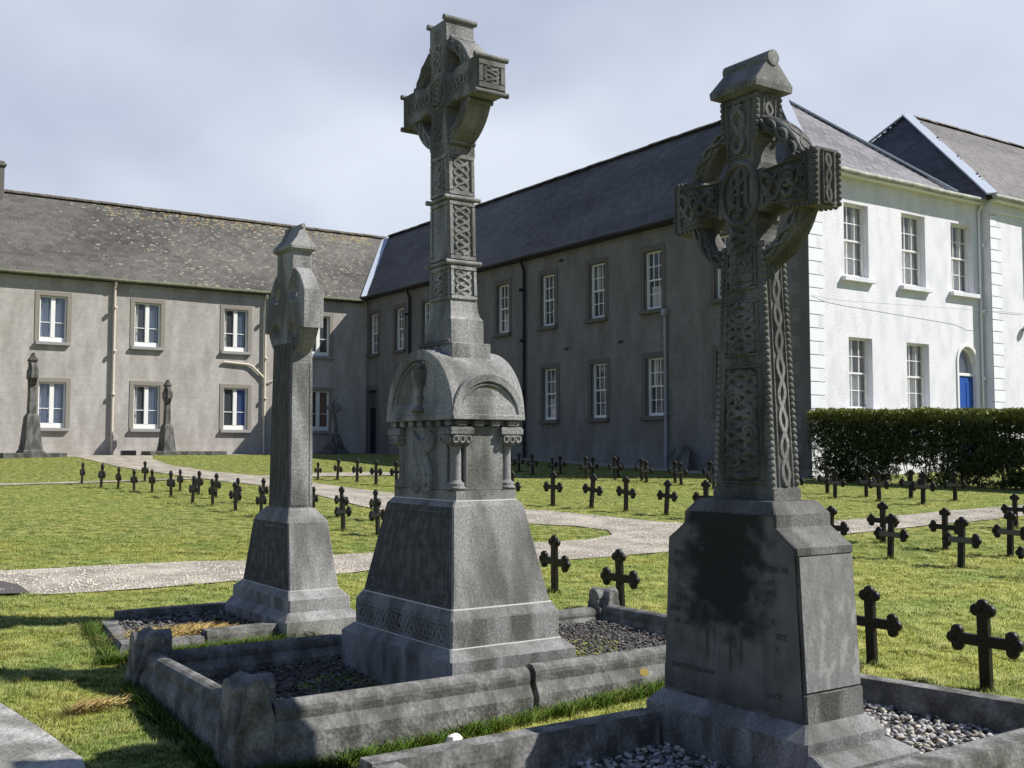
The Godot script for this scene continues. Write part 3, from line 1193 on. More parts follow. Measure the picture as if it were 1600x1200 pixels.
func middle_wing() -> void:
	var X := 23.5
	var b := thing("convent_wing", "dark grey wing in shade behind the monuments with white sash windows", "building", Vector3(X, 1.3, -33.0))
	var T := Transform3D(Basis(Vector3(0, 0, 1), Vector3(0, 1, 0), Vector3(-1, 0, 0)), Vector3(X, 0, 0))
	var holes := []
	for z in [-46.45, -43.9, -41.35, -38.4, -35.43, -32.46, -29.57, -26.68, -23.45]:
		holes.append([z, z + 0.86, 6.28, 8.2])
	for z in [-35.40, -32.36, -29.50, -26.63, -23.42]:
		holes.append([z, z + 0.86, 2.82, 4.70])
	var door := [-46.62, -45.72, 1.45, 4.55]
	var s := S()
	wall(s, T, -46.8, -19.85, 0.4, 9.10, holes + [door], 0.20)
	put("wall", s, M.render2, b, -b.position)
	var Tb := T.translated(-b.position)
	for i in holes.size():
		var h: Array = holes[i]
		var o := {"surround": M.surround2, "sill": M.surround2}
		if i % 3 == 0:
			o.curtain = [[0.03, 0.28, 0.5, 0.97, M.curtain], [0.72, 0.97, 0.5, 0.97, M.curtain]]
		elif i % 3 == 1:
			o.curtain = [[0.03, 0.97, 0.04, 0.42, M.curtain]]
		window(b, Tb, h[0], h[1], h[2], h[3], "sash", 0.17, o)
	# door with a light above
	var ds := S()
	box(ds, Vector3(-46.17, 2.52, -0.16), Vector3(0.90, 2.15, 0.06))
	for p in [[-46.38, 2.0, 0.28, 0.8], [-45.96, 2.0, 0.28, 0.8], [-46.38, 3.0, 0.28, 0.8], [-45.96, 3.0, 0.28, 0.8]]:
		box(ds, Vector3(p[0], p[1], -0.125), Vector3(p[2], p[3], 0.02), 0.006)
	box(ds, Vector3(-46.17, 3.66, -0.15), Vector3(0.90, 0.10, 0.10), 0.006)
	box(ds, Vector3(-46.17, 4.50, -0.15), Vector3(0.90, 0.10, 0.10), 0.006)
	var d := put("door", ds, M.dark_door, b)
	d.transform = Tb
	var gl := S()
	quad(gl, Vector3(-46.62, 3.7, -0.16), Vector3(-45.72, 3.7, -0.16), Vector3(-45.72, 4.46, -0.16), Vector3(-46.62, 4.46, -0.16))
	put("fanlight_pane", gl, M.glass, d)
	var dr := S()
	niche(dr, -46.75, -45.6, 1.3, 4.7, -0.21)
	put("hall_lining", dr, M.room, d)
	var dh := S()
	for q in [[-46.73, 3.0, 0.22, 3.1], [-45.61, 3.0, 0.22, 3.1]]:
		box(dh, Vector3(q[0], q[1], 0), Vector3(q[2], q[3], 0.05), 0.006)
	box(dh, Vector3(-46.17, 4.66, 0), Vector3(1.34, 0.22, 0.055), 0.006)
	put("door_surround", dh, M.surround2, d)
	# roof
	var V := Vector3(3.55, 4.0, 0).normalized()
	var O := Vector3(X - 0.25, 9.02, -46.55)
	slates(b, O, Vector3(0, 0, 1), V, PackedVector2Array([Vector2(0, 0), Vector2(26.85, 0), Vector2(22.95, 5.35), Vector2(-4.5, 5.35)]), Vector3(0.105, 0.098, 0.096), 42)
	var few := func(u: float, v: float, w: float) -> Array:
		if w > 0.55 - 0.45 * u:
			return []
		return [0.6 + u * 22.0 - v * 3.0, v * 5.2, Color(0.20, 0.20, 0.15)]
	lichens(b, O, Vector3(0, 0, 1), V, 700, few, 9)
	var s2 := S()
	var r0 := Vector3(26.8, 13.02, -51.05)
	var r1 := Vector3(26.8, 13.02, -23.6)
	quad(s2, r0, r1, Vector3(30.1, 9.1, -19.9), Vector3(30.1, 9.1, -56.0))
	put("back_roof", s2, M.slate_deck, b, -b.position)
	var bw := S()
	wall(bw, Transform3D(Basis(Vector3(0, 0, -1), Vector3.UP, Vector3.RIGHT), Vector3(30.0, 0, 0)), 19.9, 55.9, 0.4, 9.3, [], 0.1)
	put("back_wall", bw, M.render2, b, -b.position)
	run_of(b, "ridge_tile", r0 + Vector3(0, 0.01, 0.3), r1 + Vector3(0, 0.01, 0), 0.46, Vector2(0.15, 0.12), M.ridge)
	strip(b, "valley_flashing", Vector3(X - 0.22, 9.0, -46.52), Vector3(26.75, 12.96, -51.0), Vector3(-0.5, 0.75, 0.5), 0.42, M.lead_white)
	gutter(b, Vector3(X - 0.30, 9.0, -46.5), Vector3(X - 0.30, 9.0, -20.3), 0.07, M.gutter_dark)
	var sf := S()
	box(sf, Vector3(X - 0.13, 8.96, -33.3), Vector3(0.26, 0.10, 26.6))
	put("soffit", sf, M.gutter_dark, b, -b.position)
	for z in [-42.40, -33.44]:
		pipe(b, [Vector3(X - 0.28, 8.94, z), Vector3(X - 0.16, 8.7, z), Vector3(X - 0.10, 8.55, z), Vector3(X - 0.10, 1.2, z)], 0.06, M.black_iron, 4)
	pipe(b, [Vector3(X - 0.09, 6.2, -25.6), Vector3(X - 0.09, 1.05, -25.6)], 0.05, M.grey_pipe, 4)
	var hp := S()
	box(hp, Vector3(X - 0.11, 6.12, -25.6), Vector3(0.18, 0.22, 0.18), 0.02)
	put("pipe_hopper", hp, M.grey_pipe, b, -b.position)
	# small air bricks
	var av := S()
	box(av, Vector3.ZERO, Vector3(0.03, 0.10, 0.24), 0.004)
	av.set_material(M.black_iron)
	var am := av.commit()
	for p in [[-30.9, 5.35], [-27.9, 5.35], [-36.9, 8.55], [-31.2, 8.6]]:
		again("air_vent", am, b, Transform3D(Basis(), Vector3(X, p[1], p[0]) - b.position))
	quoins(b, Transform3D(Basis(Vector3(0, 0, -1), Vector3.UP, Vector3(1, 0, 0)), Vector3(X, 0, -19.85)), 1.2, 9.0, M.render2, -1.0)


# corner stones alternately long and short; local x runs away from the corner
func quoins(b: Node3D, T: Transform3D, y0: float, y1: float, m: Material, face := 1.0) -> void:
	var y := y0
	var k := 0
	while y < y1:
		var w := 0.60 if k % 2 == 0 else 0.34
		var s := S()
		box(s, Vector3(w * 0.5, 0.175, 0.0), Vector3(w, 0.350, 0.024), 0.004)
		var q := put("quoin", s, m, b)
		var TT := T.translated(-b.position).translated_local(Vector3(0, y, 0))
		q.transform = TT
		var j := S()
		box(j, Vector3(w * 0.5, 0.3615, 0.0), Vector3(w, 0.022, 0.012))
		var jj := put("quoin_joint", j, M.joint, b)
		jj.transform = TT
		y += 0.373
		k += 1


func white_building() -> void:
	var Z := -19.85
	var b := thing("white_house", "white painted two-storey block with quoins, sash windows and an arched blue door", "building", Vector3(29.0, 0.9, Z))
	var T := Transform3D(Basis(), Vector3(0, 0, Z))
	var Tb := T.translated(-b.position)
	var holes := [[25.03, 26.12, 6.66, 8.80], [27.68, 28.83, 6.62, 8.82], [30.15, 31.30, 6.64, 8.82], [25.15, 26.20, 2.86, 4.93], [27.81, 28.90, 2.86, 4.92]]
	var s := S()
	wall(s, T, 23.5, 31.72, 0.4, 9.62, holes + [[30.38, 31.32, 0.6, 4.95]], 0.30)
	var sp := PackedVector2Array([Vector2(30.38, 4.47)])
	for i in 13:
		var a := PI - PI * i / 12.0
		sp.append(Vector2(30.85 + 0.47 * cos(a), 4.47 + 0.475 * sin(a)))
	sp.append_array(PackedVector2Array([Vector2(31.32, 4.96), Vector2(30.38, 4.96)]))
	put("wall", s, M.white, b, -b.position)
	var spand := S()
	# the two spandrels left and right of the arch head
	for side in 2:
		var q := PackedVector2Array()
		for i in 7:
			var a := PI / 2 + (PI / 2 * i / 6.0 if side == 0 else -PI / 2 * i / 6.0)
			q.append(Vector2(30.85 + 0.47 * cos(a), 4.47 + 0.478 * sin(a)))
		q.append(Vector2(30.38 if side == 0 else 31.32, 4.952))
		ext(spand, q, -0.30, 0.0, 0.0015, T)
	put("arch_spandrel", spand, M.white, b, -b.position)
	for i in holes.size():
		var h: Array = holes[i]
		var net := [[0.02, 0.98, 0.04, 0.52, M.curtain], [0.72, 0.98, 0.52, 0.98, M.curtain], [0.02, 0.2, 0.52, 0.98, M.curtain]]
		if i == 3:
			net = [[0.02, 0.98, 0.04, 0.50, M.curtain], [0.35, 0.6, 0.5, 0.98, M.curtain]]
		window(b, Tb, h[0], h[1], h[2], h[3], "sash", 0.22, {"sill": M.white, "curtain": net, "room": M.pale_room})
	# arched blue door
	var ds := S()
	box(ds, Vector3(30.85, 2.45, -0.15), Vector3(0.94, 3.2, 0.06))
	for p in [[30.62, 1.9, 0.28, 1.1], [31.08, 1.9, 0.28, 1.1], [30.62, 3.25, 0.28, 1.2], [31.08, 3.25, 0.28, 1.2]]:
		box(ds, Vector3(p[0], p[1], -0.115), Vector3(p[2], p[3], 0.025), 0.008)
	var d := put("door", ds, M.blue_door, b)
	d.transform = Tb
	var fr := S()
	box(fr, Vector3(30.85, 4.08, -0.13), Vector3(0.94, 0.09, 0.10), 0.008)
	arc_ring(fr, Vector2(30.85, 4.45), 0.41, 0.468, -0.18, -0.08, 0, PI, 16, Transform3D())
	put("door_frame", fr, M.white_wood, d)
	var fg := S()
	var semi := PackedVector2Array()
	for i in 13:
		semi.append(Vector2(30.85 + 0.44 * cos(PI * i / 12.0), 4.45 + 0.44 * sin(PI * i / 12.0)))
	semi.append(Vector2(30.41, 4.1))
	semi.append(Vector2(31.29, 4.1))
	ext(fg, semi, -0.16, -0.15, 0.001, Transform3D())
	put("fanlight_pane", fg, M.glass, d)
	var rl := S()
	niche(rl, 30.2, 31.5, 0.5, 5.2, -0.31)
	put("hall_lining", rl, M.room, d)
	var mo := S()
	arc_ring(mo, Vector2(30.85, 4.47), 0.475, 0.575, -0.02, 0.035, 0, PI, 18, Transform3D())
	for x in [30.325, 31.375]:
		box(mo, Vector3(x, 2.7, 0.007), Vector3(0.10, 3.52, 0.055), 0.008)
	put("door_moulding", mo, M.white_wood, d)
	quoins(b, T.translated(Vector3(23.5, 0, 0)), 1.0, 9.4, M.quoin)
	# projecting right-hand block
	var Z2 := -19.5
	var T2 := Transform3D(Basis(), Vector3(0, 0, Z2))
	var h2 := [[33.92, 35.0, 6.7, 8.82], [33.92, 35.0, 2.9, 4.75], [38.0, 39.1, 6.7, 8.82], [38.0, 39.1, 2.9, 4.75]]
	var s2 := S()
	wall(s2, T2, 31.72, 45.0, 0.4, 9.66, h2, 0.25)
	wall(s2, Transform3D(Basis(Vector3(0, 0, 1), Vector3.UP, Vector3(-1, 0, 0)), Vector3(31.72, 0, 0)), -30.4, Z2, 0.4, 9.66, [], 0.1)
	put("projecting_wall", s2, M.white, b, -b.position)
	for h in h2:
		var wn := window(b, T2.translated(-b.position), h[0], h[1], h[2], h[3], "sash", 0.22, {"sill": M.white, "curtain": [[0.02, 0.98, 0.04, 0.5, M.curtain]]})
		var sr := S()
		var w: float = h[1] - h[0]
		var hh: float = h[3] - h[2]
		for q in [[-0.15, hh * 0.5, 0.30, hh + 0.02], [w + 0.15, hh * 0.5, 0.30, hh + 0.02], [w * 0.5, hh + 0.15, w + 0.6, 0.28]]:
			box(sr, Vector3(q[0], q[1], 0.02), Vector3(q[2], q[3], 0.10), 0.01)
		put("surround", sr, M.white_wood, wn)
	quoins(b, T2.translated(Vector3(31.72, 0, 0)), 1.0, 9.2, M.quoin)
	# roofs
	var V := Vector3(0, 3.45, -4.0).normalized()
	slates(b, Vector3(23.3, 9.62, -19.58), Vector3.RIGHT, V, PackedVector2Array([Vector2(0, 0), Vector2(6.7, 0), Vector2(3.5, 5.28)]), Vector3(0.185, 0.178, 0.195), 43)  # same slate toned paler: low-angle sheen put into the colour
	var sl := S()
	quad(sl, Vector3(29.9, 9.58, -19.6), Vector3(31.8, 9.58, -19.6), Vector3(31.8, 9.58, -31.0), Vector3(29.9, 9.58, -31.0))
	put("valley_gutter", sl, M.lead, b, -b.position)
	strip(b, "hip_flashing", Vector3(23.28, 9.62, -19.56), Vector3(26.8, 13.08, -23.6), Vector3(-0.45, 0.8, 0.4), 0.30, M.lead_white)
	strip(b, "hip_flashing", Vector3(30.05, 9.62, -19.56), Vector3(26.8, 13.08, -23.6), Vector3(0.45, 0.8, 0.4), 0.22, M.lead_white)
	var V2 := Vector3(0, 4.6, -5.55).normalized()
	slates(b, Vector3(31.5, 9.72, -19.25), Vector3.RIGHT, V2, PackedVector2Array([Vector2(0, 0), Vector2(13.5, 0), Vector2(13.5, 7.2), Vector2(3.55, 7.2)]), Vector3(0.14, 0.13, 0.128), 44)
	var V3 := Vector3(3.55, 4.6, 0).normalized()
	slates(b, Vector3(31.5, 9.72, -30.4), Vector3(0, 0, 1), V3, PackedVector2Array([Vector2(0, 0), Vector2(11.15, 0), Vector2(5.6, 5.81)]), Vector3(0.105, 0.098, 0.105), 45)
	var ap := Vector3(35.05, 14.34, -24.82)
	strip(b, "hip_flashing", Vector3(31.5, 9.72, -19.25), ap, Vector3(-0.35, 0.85, 0.35), 0.34, M.lead_white)
	strip(b, "hip_flashing", Vector3(31.5, 9.72, -30.4), ap, Vector3(-0.35, 0.85, -0.35), 0.24, M.lead)
	run_of(b, "ridge_tile", ap, Vector3(45.0, 14.34, -24.82), 0.46, Vector2(0.15, 0.10), M.ridge)
	var br := S()
	quad(br, Vector3(45.0, 14.3, -24.9), ap, Vector3(31.5, 9.72, -30.45), Vector3(45.0, 9.72, -30.45))
	put("back_roof", br, M.slate_deck, b, -b.position)
	gutter(b, Vector3(23.2, 9.60, -19.52), Vector3(31.55, 9.60, -19.52), 0.085, M.gutter_pale)
	gutter(b, Vector3(31.5, 9.70, -19.18), Vector3(45.0, 9.70, -19.18), 0.085, M.gutter_pale)
	var ev := S()
	box(ev, Vector3(27.5, 9.58, -19.70), Vector3(8.2, 0.08, 0.30))
	box(ev, Vector3(38.4, 9.64, -19.36), Vector3(13.3, 0.08, 0.26))
	box(ev, Vector3(38.4, 9.30, -19.47), Vector3(13.3, 0.05, 0.06))
	put("eaves_board", ev, M.white_wood, b, -b.position)
	pipe(b, [Vector3(31.62, 9.5, -19.66), Vector3(31.58, 9.3, -19.78), Vector3(31.58, 1.0, -19.79)], 0.035, M.white_wood, 4)
	# slack cable along the front and a small lamp by the right-hand window
	var cb := S()
	var pts := []
	for i in 15:
		var t := i / 14.0
		pts.append(Vector3(23.6, 6.0, Z + 0.03).lerp(Vector3(33.5, 6.15, Z2 + 0.03), t) + Vector3(0, -0.10 * smoothstep(0.0, 0.1, t) * (1 - t), 0.0 + 0.35 * smoothstep(0.7, 0.8, t) * (1 - t)))
	tube(cb, pts, 0.005, 5)
	put("cable", cb, M.grey_pipe, b, -b.position)
	var lp := S()
	lathe(lp, [[0.0, -0.14], [0.09, -0.10], [0.12, 0.0], [0.09, 0.10], [0.0, 0.14]], 12, Transform3D(Basis.from_euler(Vector3(0.5, 0, 0)), Vector3(33.45, 5.65, Z2 + 0.13)))
	put("wall_bell", lp, M.grey_pipe, b, -b.position)


# ---------------------------------------------------------------- monuments
# a patch of one side of a tapering block: side 0 faces -x, side 1 faces +z
func patch(side: int, y0: float, a0: float, b0: float, y1: float, a1: float, b1: float) -> Array:
	if side == 0:
		return [Vector3(-a0, y0, -b0), Vector3(-a0, y0, b0), Vector3(-a1, y1, b1), Vector3(-a1, y1, -b1)]
	return [Vector3(-a0, y0, b0), Vector3(a0, y0, b0), Vector3(a1, y1, b1), Vector3(-a1, y1, b1)]


func lean(o: Node3D, pivot: Vector3, t: float, drop: Vector3) -> void:
	o.transform = Transform3D(Basis(Vector3.RIGHT, t), pivot + drop).translated_local(-pivot)


func cross_poly(yc: float, L: float, he: float, hm: float, y0: float, h0: float, y1: float, h1: float, hc: float, off: float, hr: float) -> PackedVector2Array:
	var sh := PackedVector2Array([Vector2(-h0, y0), Vector2(h0, y0), Vector2(hc, yc), Vector2(h1, y1), Vector2(-h1, y1), Vector2(-hc, yc)])
	var ar := PackedVector2Array([Vector2(-L, yc - he), Vector2(-hc, yc - hm), Vector2(hc, yc - hm), Vector2(L, yc - he), Vector2(L, yc + he), Vector2(hc, yc + hm), Vector2(-hc, yc + hm), Vector2(-L, yc + he)])
	var p: PackedVector2Array = Geometry2D.merge_polygons(sh, ar)[0]
	for q in [Vector2(off, off), Vector2(-off, off), Vector2(off, -off), Vector2(-off, -off)]:
		p = Geometry2D.clip_polygons(p, circle(Vector2(0, yc) + q, hr, 28))[0]
	return p


func middle_monument() -> void:
	var k := 0.88
	var yb := 1.72 - 1.62 / k
	var t := thing("celtic_monument", "tallest carved Celtic cross on a barrel-topped pedestal with corner columns", "monument", Vector3(4.47 * k, 0.10, -7.362 * k), "celtic cross monuments in stone plots")
	t.scale = Vector3.ONE * k
	var dn := Vector3(0, -yb, 0)
	var TX := Transform3D(Basis(Vector3(0, 0, 1), Vector3(0, 1, 0), Vector3(-1, 0, 0)), Vector3.ZERO)
	var s := S()
	stack(s, [[-0.16, 0.547, 0.875], [0.247, 0.547, 0.875], [0.311, 0.492, 0.778]], 0.012)
	put("lower_step", s, M.stone, t, dn)
	s = S()
	stack(s, [[0.305, 0.475, 0.761], [0.508, 0.475, 0.761], [0.520, 0.470, 0.756], [0.576, 0.437, 0.711]], 0.012)
	var up := put("upper_step", s, M.stone, t, dn)
	s = S()
	var c := patch(0, 0.311, 0.475, 0.761, 0.508, 0.475, 0.761)
	border(s, c, 0.03, 0.97, 0.06, 0.94, 0.022, 0.010)
	plait(s, c, 0.045, 0.955, 0.20, 0.80, 4, 0.0, 0.02, 0.01)
	var cs := [c[1], c[2], c[3], c[0]]     # turned so that the strands run along the band
	plait(s, cs, 0.19, 0.81, 0.045, 0.955, 3, 7.0, 0.020, 0.016)
	put("knotwork_band", s, M.stone, up, Vector3.ZERO)
	s = S()
	stack(s, [[0.570, 0.432, 0.705], [1.297, 0.319, 0.520], [1.337, 0.285, 0.488]], 0.010)
	var die := put("die", s, M.stone, t, dn)
	s = S()
	c = patch(0, 0.570, 0.432, 0.705, 1.297, 0.319, 0.520)
	for q in [[0.055, 0.945, 0.07, 0.95, 0.014, 0.009], [0.085, 0.915, 0.11, 0.92, 0.008, 0.007]]:
		border(s, c, q[0], q[1], q[2], q[3], q[4], q[5])
	for q in [[0.08, 0.10], [0.92, 0.10]]:
		torus(s, bil(c, q[0], q[1]), Vector3(0, 0, 1), Vector3(0.15, 0.98, 0), 0.05, 0.05, 0.009, 18)
	put("panel_moulding", s, M.stone_dark, die, Vector3.ZERO)
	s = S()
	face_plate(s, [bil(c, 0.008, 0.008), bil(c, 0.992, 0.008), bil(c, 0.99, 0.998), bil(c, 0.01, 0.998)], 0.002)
	put("shade_plate", s, M.shade_streaks, die, Vector3.ZERO)  # front plate with shade painted into its colour
	s = S()
	for q in [[0.574, 0.440, 0.714], [0.309, 0.484, 0.770], [1.336, 0.281, 0.484]]:
		stack(s, [[q[0], q[1], q[2]], [q[0] + 0.008, q[1], q[2]]], 0.01)
	put("mortar_joint", s, M.mortar, t, dn)
	s = S()
	stack(s, [[1.343, 0.275, 0.479], [1.415, 0.275, 0.479]], 0.008)
	put("column_plinth", s, M.stone, t, dn)
	s = S()
	box(s, Vector3(0, 1.665, 0), Vector3(0.34, 0.51, 0.90), 0.01)
	box(s, Vector3(0, 1.664, 0), Vector3(0.53, 0.506, 0.66), 0.01)
	var core := put("pedestal_core", s, M.stone, t, dn)
	# scroll monogram on the front of the core
	s = S()
	var fx := -0.268
	for q in [[-0.13, 1.78, 0.070, 1.0], [0.08, 1.78, 0.066, -1.0], [-0.11, 1.46, 0.074, -1.0], [0.06, 1.46, 0.070, 1.0]]:
		spiral(s, Vector3(fx, q[1], q[0]), Vector3(0, 0, 1), Vector3.UP, q[2], 1.5, 0.030, PI / 2, q[3])
	for q in [[-0.15, 0.06], [0.10, -0.05], [-0.06, 0.03], [0.02, -0.03]]:
		var pts := []
		for i in 13:
			var w := i / 12.0
			pts.append(Vector3(fx, 1.46 + 0.34 * w, q[0] + q[1] * sin(w * PI) + 0.03 * sin(w * TAU)))
		tube(s, pts, 0.032, 7)
	put("carved_monogram", s, M.stone_pale, core, Vector3.ZERO)
	# colonettes with capitals
	for sx in [-1, 1]:
		for sz in [-1, 1]:
			var p := Vector3(0.225 * sx, 0, 0.40 * sz)
			var col := S()
			var T := Transform3D(Basis(), p)
			lathe(col, [[0.0, 1.415], [0.078, 1.415], [0.078, 1.440], [0.070, 1.447], [0.062, 1.452], [0.070, 1.462], [0.064, 1.474], [0.048, 1.482], [0.043, 1.50], [0.041, 1.735], [0.052, 1.742], [0.052, 1.752], [0.04, 1.756], [0.0, 1.756]], 20, T)
			var cm := put("column", col, M.stone, t, dn)
			var cp := S()
			loft(cp, [ring8(p, 1.755, 0.050), ring8(p, 1.775, 0.080), ring8(p, 1.815, 0.097), ring8(p, 1.832, 0.099)])
			for e in 2:
				for f in [-1, 1]:
					for g in 3:
						var h := (g - 1) * 0.055
						var cc: Vector3 = p + (Vector3(f * 0.092, 1.800, h) if e == 0 else Vector3(h, 1.800, f * 0.092))
						torus(cp, cc, Vector3(0, 0, 1) if e == 0 else Vector3(1, 0, 0), Vector3.UP, 0.021, 0.024, 0.0085, 10)
			put("capital", cp, M.stone, cm, Vector3.ZERO)
			var ab := S()
			box(ab, p + Vector3(0, 1.860, 0), Vector3(0.205, 0.050, 0.205), 0.006)
			box(ab, p + Vector3(0, 1.889, 0), Vector3(0.185, 0.012, 0.185), 0.003)
			put("abacus", ab, M.stone, cm, Vector3.ZERO)
	s = S()
	for sx in [-1, 1]:
		for i in 7:
			box(s, Vector3(sx * 0.287, 1.922, -0.42 + i * 0.14), Vector3(0.06, 0.048, 0.075), 0.008)
	for sz in [-1, 1]:
		for i in 4:
			box(s, Vector3(-0.225 + i * 0.15, 1.922, sz * 0.470), Vector3(0.085, 0.048, 0.06), 0.008)
	box(s, Vector3(0, 1.921, 0), Vector3(0.52, 0.046, 0.90))
	put("corbel_course", s, M.stone, t, dn)
	# barrel top with arched faces
	s = S()
	var big := PackedVector2Array([Vector2(0.512, 1.946)])
	for i in 25:
		big.append(Vector2(0.512 * cos(PI * i / 24.0), 1.985 + 0.52 * sin(PI * i / 24.0)))
	big.append(Vector2(-0.512, 1.946))
	ext(s, big, -0.300, 0.300, 0.004, TX)
	var small := PackedVector2Array([Vector2(0.325, 1.947)])
	for i in 21:
		small.append(Vector2(0.325 * cos(PI * i / 20.0), 1.975 + 0.29 * sin(PI * i / 20.0)))
	small.append(Vector2(-0.325, 1.947))
	ext(s, small, -0.494, 0.494, 0.004, Transform3D())
	var top := put("barrel_top", s, M.stone_pale, t, dn)
	s = S()
	for sd in [-1, 1]:
		var T0 := TX if sd < 0 else Transform3D(Basis(Vector3(0, 0, -1), Vector3(0, 1, 0), Vector3(1, 0, 0)), Vector3.ZERO)
		arc_ring(s, Vector2(0, 1.985), 0.435, 0.516, 0.26, 0.330, 0, PI, 30, T0, 0.008)
		arc_ring(s, Vector2(0, 1.985), 0.405, 0.432, 0.26, 0.315, 0, PI, 30, T0, 0.006)
		box(s, Vector3(sd * 0.312, 1.968, 0), Vector3(0.04, 0.045, 1.03), 0.005)
		var T1 := Transform3D() if sd > 0 else Transform3D(Basis(Vector3(-1, 0, 0), Vector3(0, 1, 0), Vector3(0, 0, -1)), Vector3.ZERO)
		arc_ring(s, Vector2(0, 1.970), 0.262, 0.330, 0.45, 0.520, 0, PI, 26, T1, 0.008)
		arc_ring(s, Vector2(0, 1.970), 0.236, 0.258, 0.45, 0.507, 0, PI, 26, T1, 0.006)
		box(s, Vector3(0, 1.966, sd * 0.505), Vector3(0.64, 0.04, 0.04), 0.005)
	put("arch_moulding", s, M.stone_pale, top, Vector3.ZERO)
	s = S()
	lathe(s, [[0.0, 2.01], [0.075, 2.01], [0.07, 2.035], [0.03, 2.06], [0.024, 2.10], [0.043, 2.125], [0.024, 2.15], [0.028, 2.19], [0.058, 2.23], [0.072, 2.29], [0.078, 2.345], [0.062, 2.348], [0.0, 2.34]], 18, Transform3D(Basis().scaled(Vector3(1.0, 1, 1.15)), Vector3(-0.300, 0, 0)))
	lathe(s, [[0.0, 2.33], [0.05, 2.34], [0.065, 2.375], [0.05, 2.41], [0.0, 2.425]], 16, Transform3D(Basis().scaled(Vector3(0.3, 1, 1)), Vector3(-0.303, 0, 0)))
	var ch := put("carved_chalice", s, M.stone, top, Vector3.ZERO)
	ch.set_meta("label", "chalice carved in relief under the front arch")
	var ly := S()
	ext(ly, circle(Vector2(0.035, 2.205), 0.035, 9, 0.45), 0.494, 0.4975, 0.001, Transform3D())
	put("lichen_patch", ly, M.yellow, top, Vector3.ZERO)
	s = S()
	stack(s, [[2.36, 0.180, 0.262], [2.545, 0.180, 0.262], [2.552, 0.174, 0.256]], 0.006)
	put("shaft_base", s, M.stone_pale, t, dn)
	s = S()
	for i in 9:
		spiral(s, Vector3(-0.185, 2.552, -0.21 + i * 0.0525), Vector3(0, 0, 1), Vector3.UP, 0.022, 1.2, 0.008, 0.0, 1.0 if i % 2 == 0 else -1.0)
	put("carved_cresting", s, M.stone, t, dn)
	# shaft
	var piv := Vector3(0, 2.55, 0)
	var th := -0.020
	var secs := [[2.548, 0.152, 0.205], [2.735, 0.152, 0.203], [2.74, 0.150, 0.200], [2.765, 0.138, 0.180], [2.80, 0.131, 0.166], [2.86, 0.127, 0.157], [2.95, 0.122, 0.148], [3.2, 0.121, 0.141], [3.7, 0.121, 0.131], [4.08, 0.121, 0.124]]
	s = S()
	stack(s, secs, 0.005)
	var shaft := put("shaft", s, M.stone_pale, t, dn)
	lean(shaft, piv, th, dn)
	s = S()
	for q in [[2.90, 3.17, 0.124, 0.151, 0.1212, 0.1418, 2], [3.22, 3.69, 0.121, 0.1407, 0.121, 0.1313, 3], [3.74, 4.07, 0.121, 0.1303, 0.121, 0.1243, 2]]:
		for side in 2:
			c = patch(side, q[0], q[2], q[3], q[1], q[4], q[5])
			border(s, c, 0.0, 1.0, 0.0, 1.0, 0.034, 0.016)
			var wide: float = 0.24 if side == 1 else 0.22
			if side == 0 and q[6] == 3:
				continue
			plait(s, c, wide * 0.75, 1.0 - wide * 0.75, 0.08, 0.92, 3, 1.3 if q[6] == 2 else 2.1, 0.024, 0.015)
	put("knotwork_panel", s, M.stone_pale, shaft, Vector3.ZERO)
	s = S()
	for y in [3.195, 3.715]:
		var b := lerpf(0.146, 0.136, (y - 3.2) / 0.5) + 0.006
		for q in [[Vector3(-0.165, y, b), Vector3(0.165, y, b)], [Vector3(-0.165, y, -b), Vector3(0.165, y, -b)]]:
			tube(s, [q[0], q[1]], 0.020, 12)
		for x in [-0.134, 0.134]:
			tube(s, [Vector3(x, y, -b - 0.01), Vector3(x, y, b + 0.01)], 0.014, 10)
	put("roll_band", s, M.stone_pale, shaft, Vector3.ZERO)
	# cross head
	var yc := 4.585
	s = S()
	ext(s, cross_poly(yc, 0.58, 0.140, 0.132, 4.06, 0.130, 5.17, 0.128, 0.128, 0.215, 0.105), -0.134, 0.134, 0.006, TX)
	var hd := put("cross_head", s, M.stone, t, dn)
	lean(hd, piv, th, dn)
	s = S()
	arc_ring(s, Vector2(0, yc), 0.350, 0.450, -0.105, 0.105, 0, TAU, 56, TX, 0.006)
	for i in 4:
		var a := PI / 2 * i
		for e in [-0.36, 0.36]:
			var d := Vector3(0, sin(a + e), cos(a + e)) * 0.452 + Vector3(0, yc, 0)
			tube(s, [d + Vector3(-0.11, 0, 0), d + Vector3(0.11, 0, 0)], 0.020, 10)
	put("ring", s, M.stone, hd, Vector3.ZERO)
	s = S()
	for q in [[0.58, 0.140], [0.58, -0.140], [-0.58, 0.140], [-0.58, -0.140]]:
		tube(s, [Vector3(-0.152, yc + q[1], q[0]), Vector3(0.152, yc + q[1], q[0])], 0.021, 12)
	for z in [-0.128, 0.128]:
		tube(s, [Vector3(-0.152, 5.178, z), Vector3(0.152, 5.178, z)], 0.024, 12)
	put("roll_edge", s, M.stone, hd, Vector3.ZERO)
	s = S()
	var F := Vector3(-0.135, 0, 0)
	torus(s, F + Vector3(0, yc, 0), Vector3(0, 0, 1), Vector3.UP, 0.118, 0.125, 0.014, 30)
	c = [F + Vector3(0, yc - 0.09, -0.09), F + Vector3(0, yc - 0.09, 0.09), F + Vector3(0, yc + 0.09, 0.09), F + Vector3(0, yc + 0.09, -0.09)]
	plait(s, c, 0.05, 0.95, 0.0, 1.0, 4, 1.0, 0.02, 0.014)
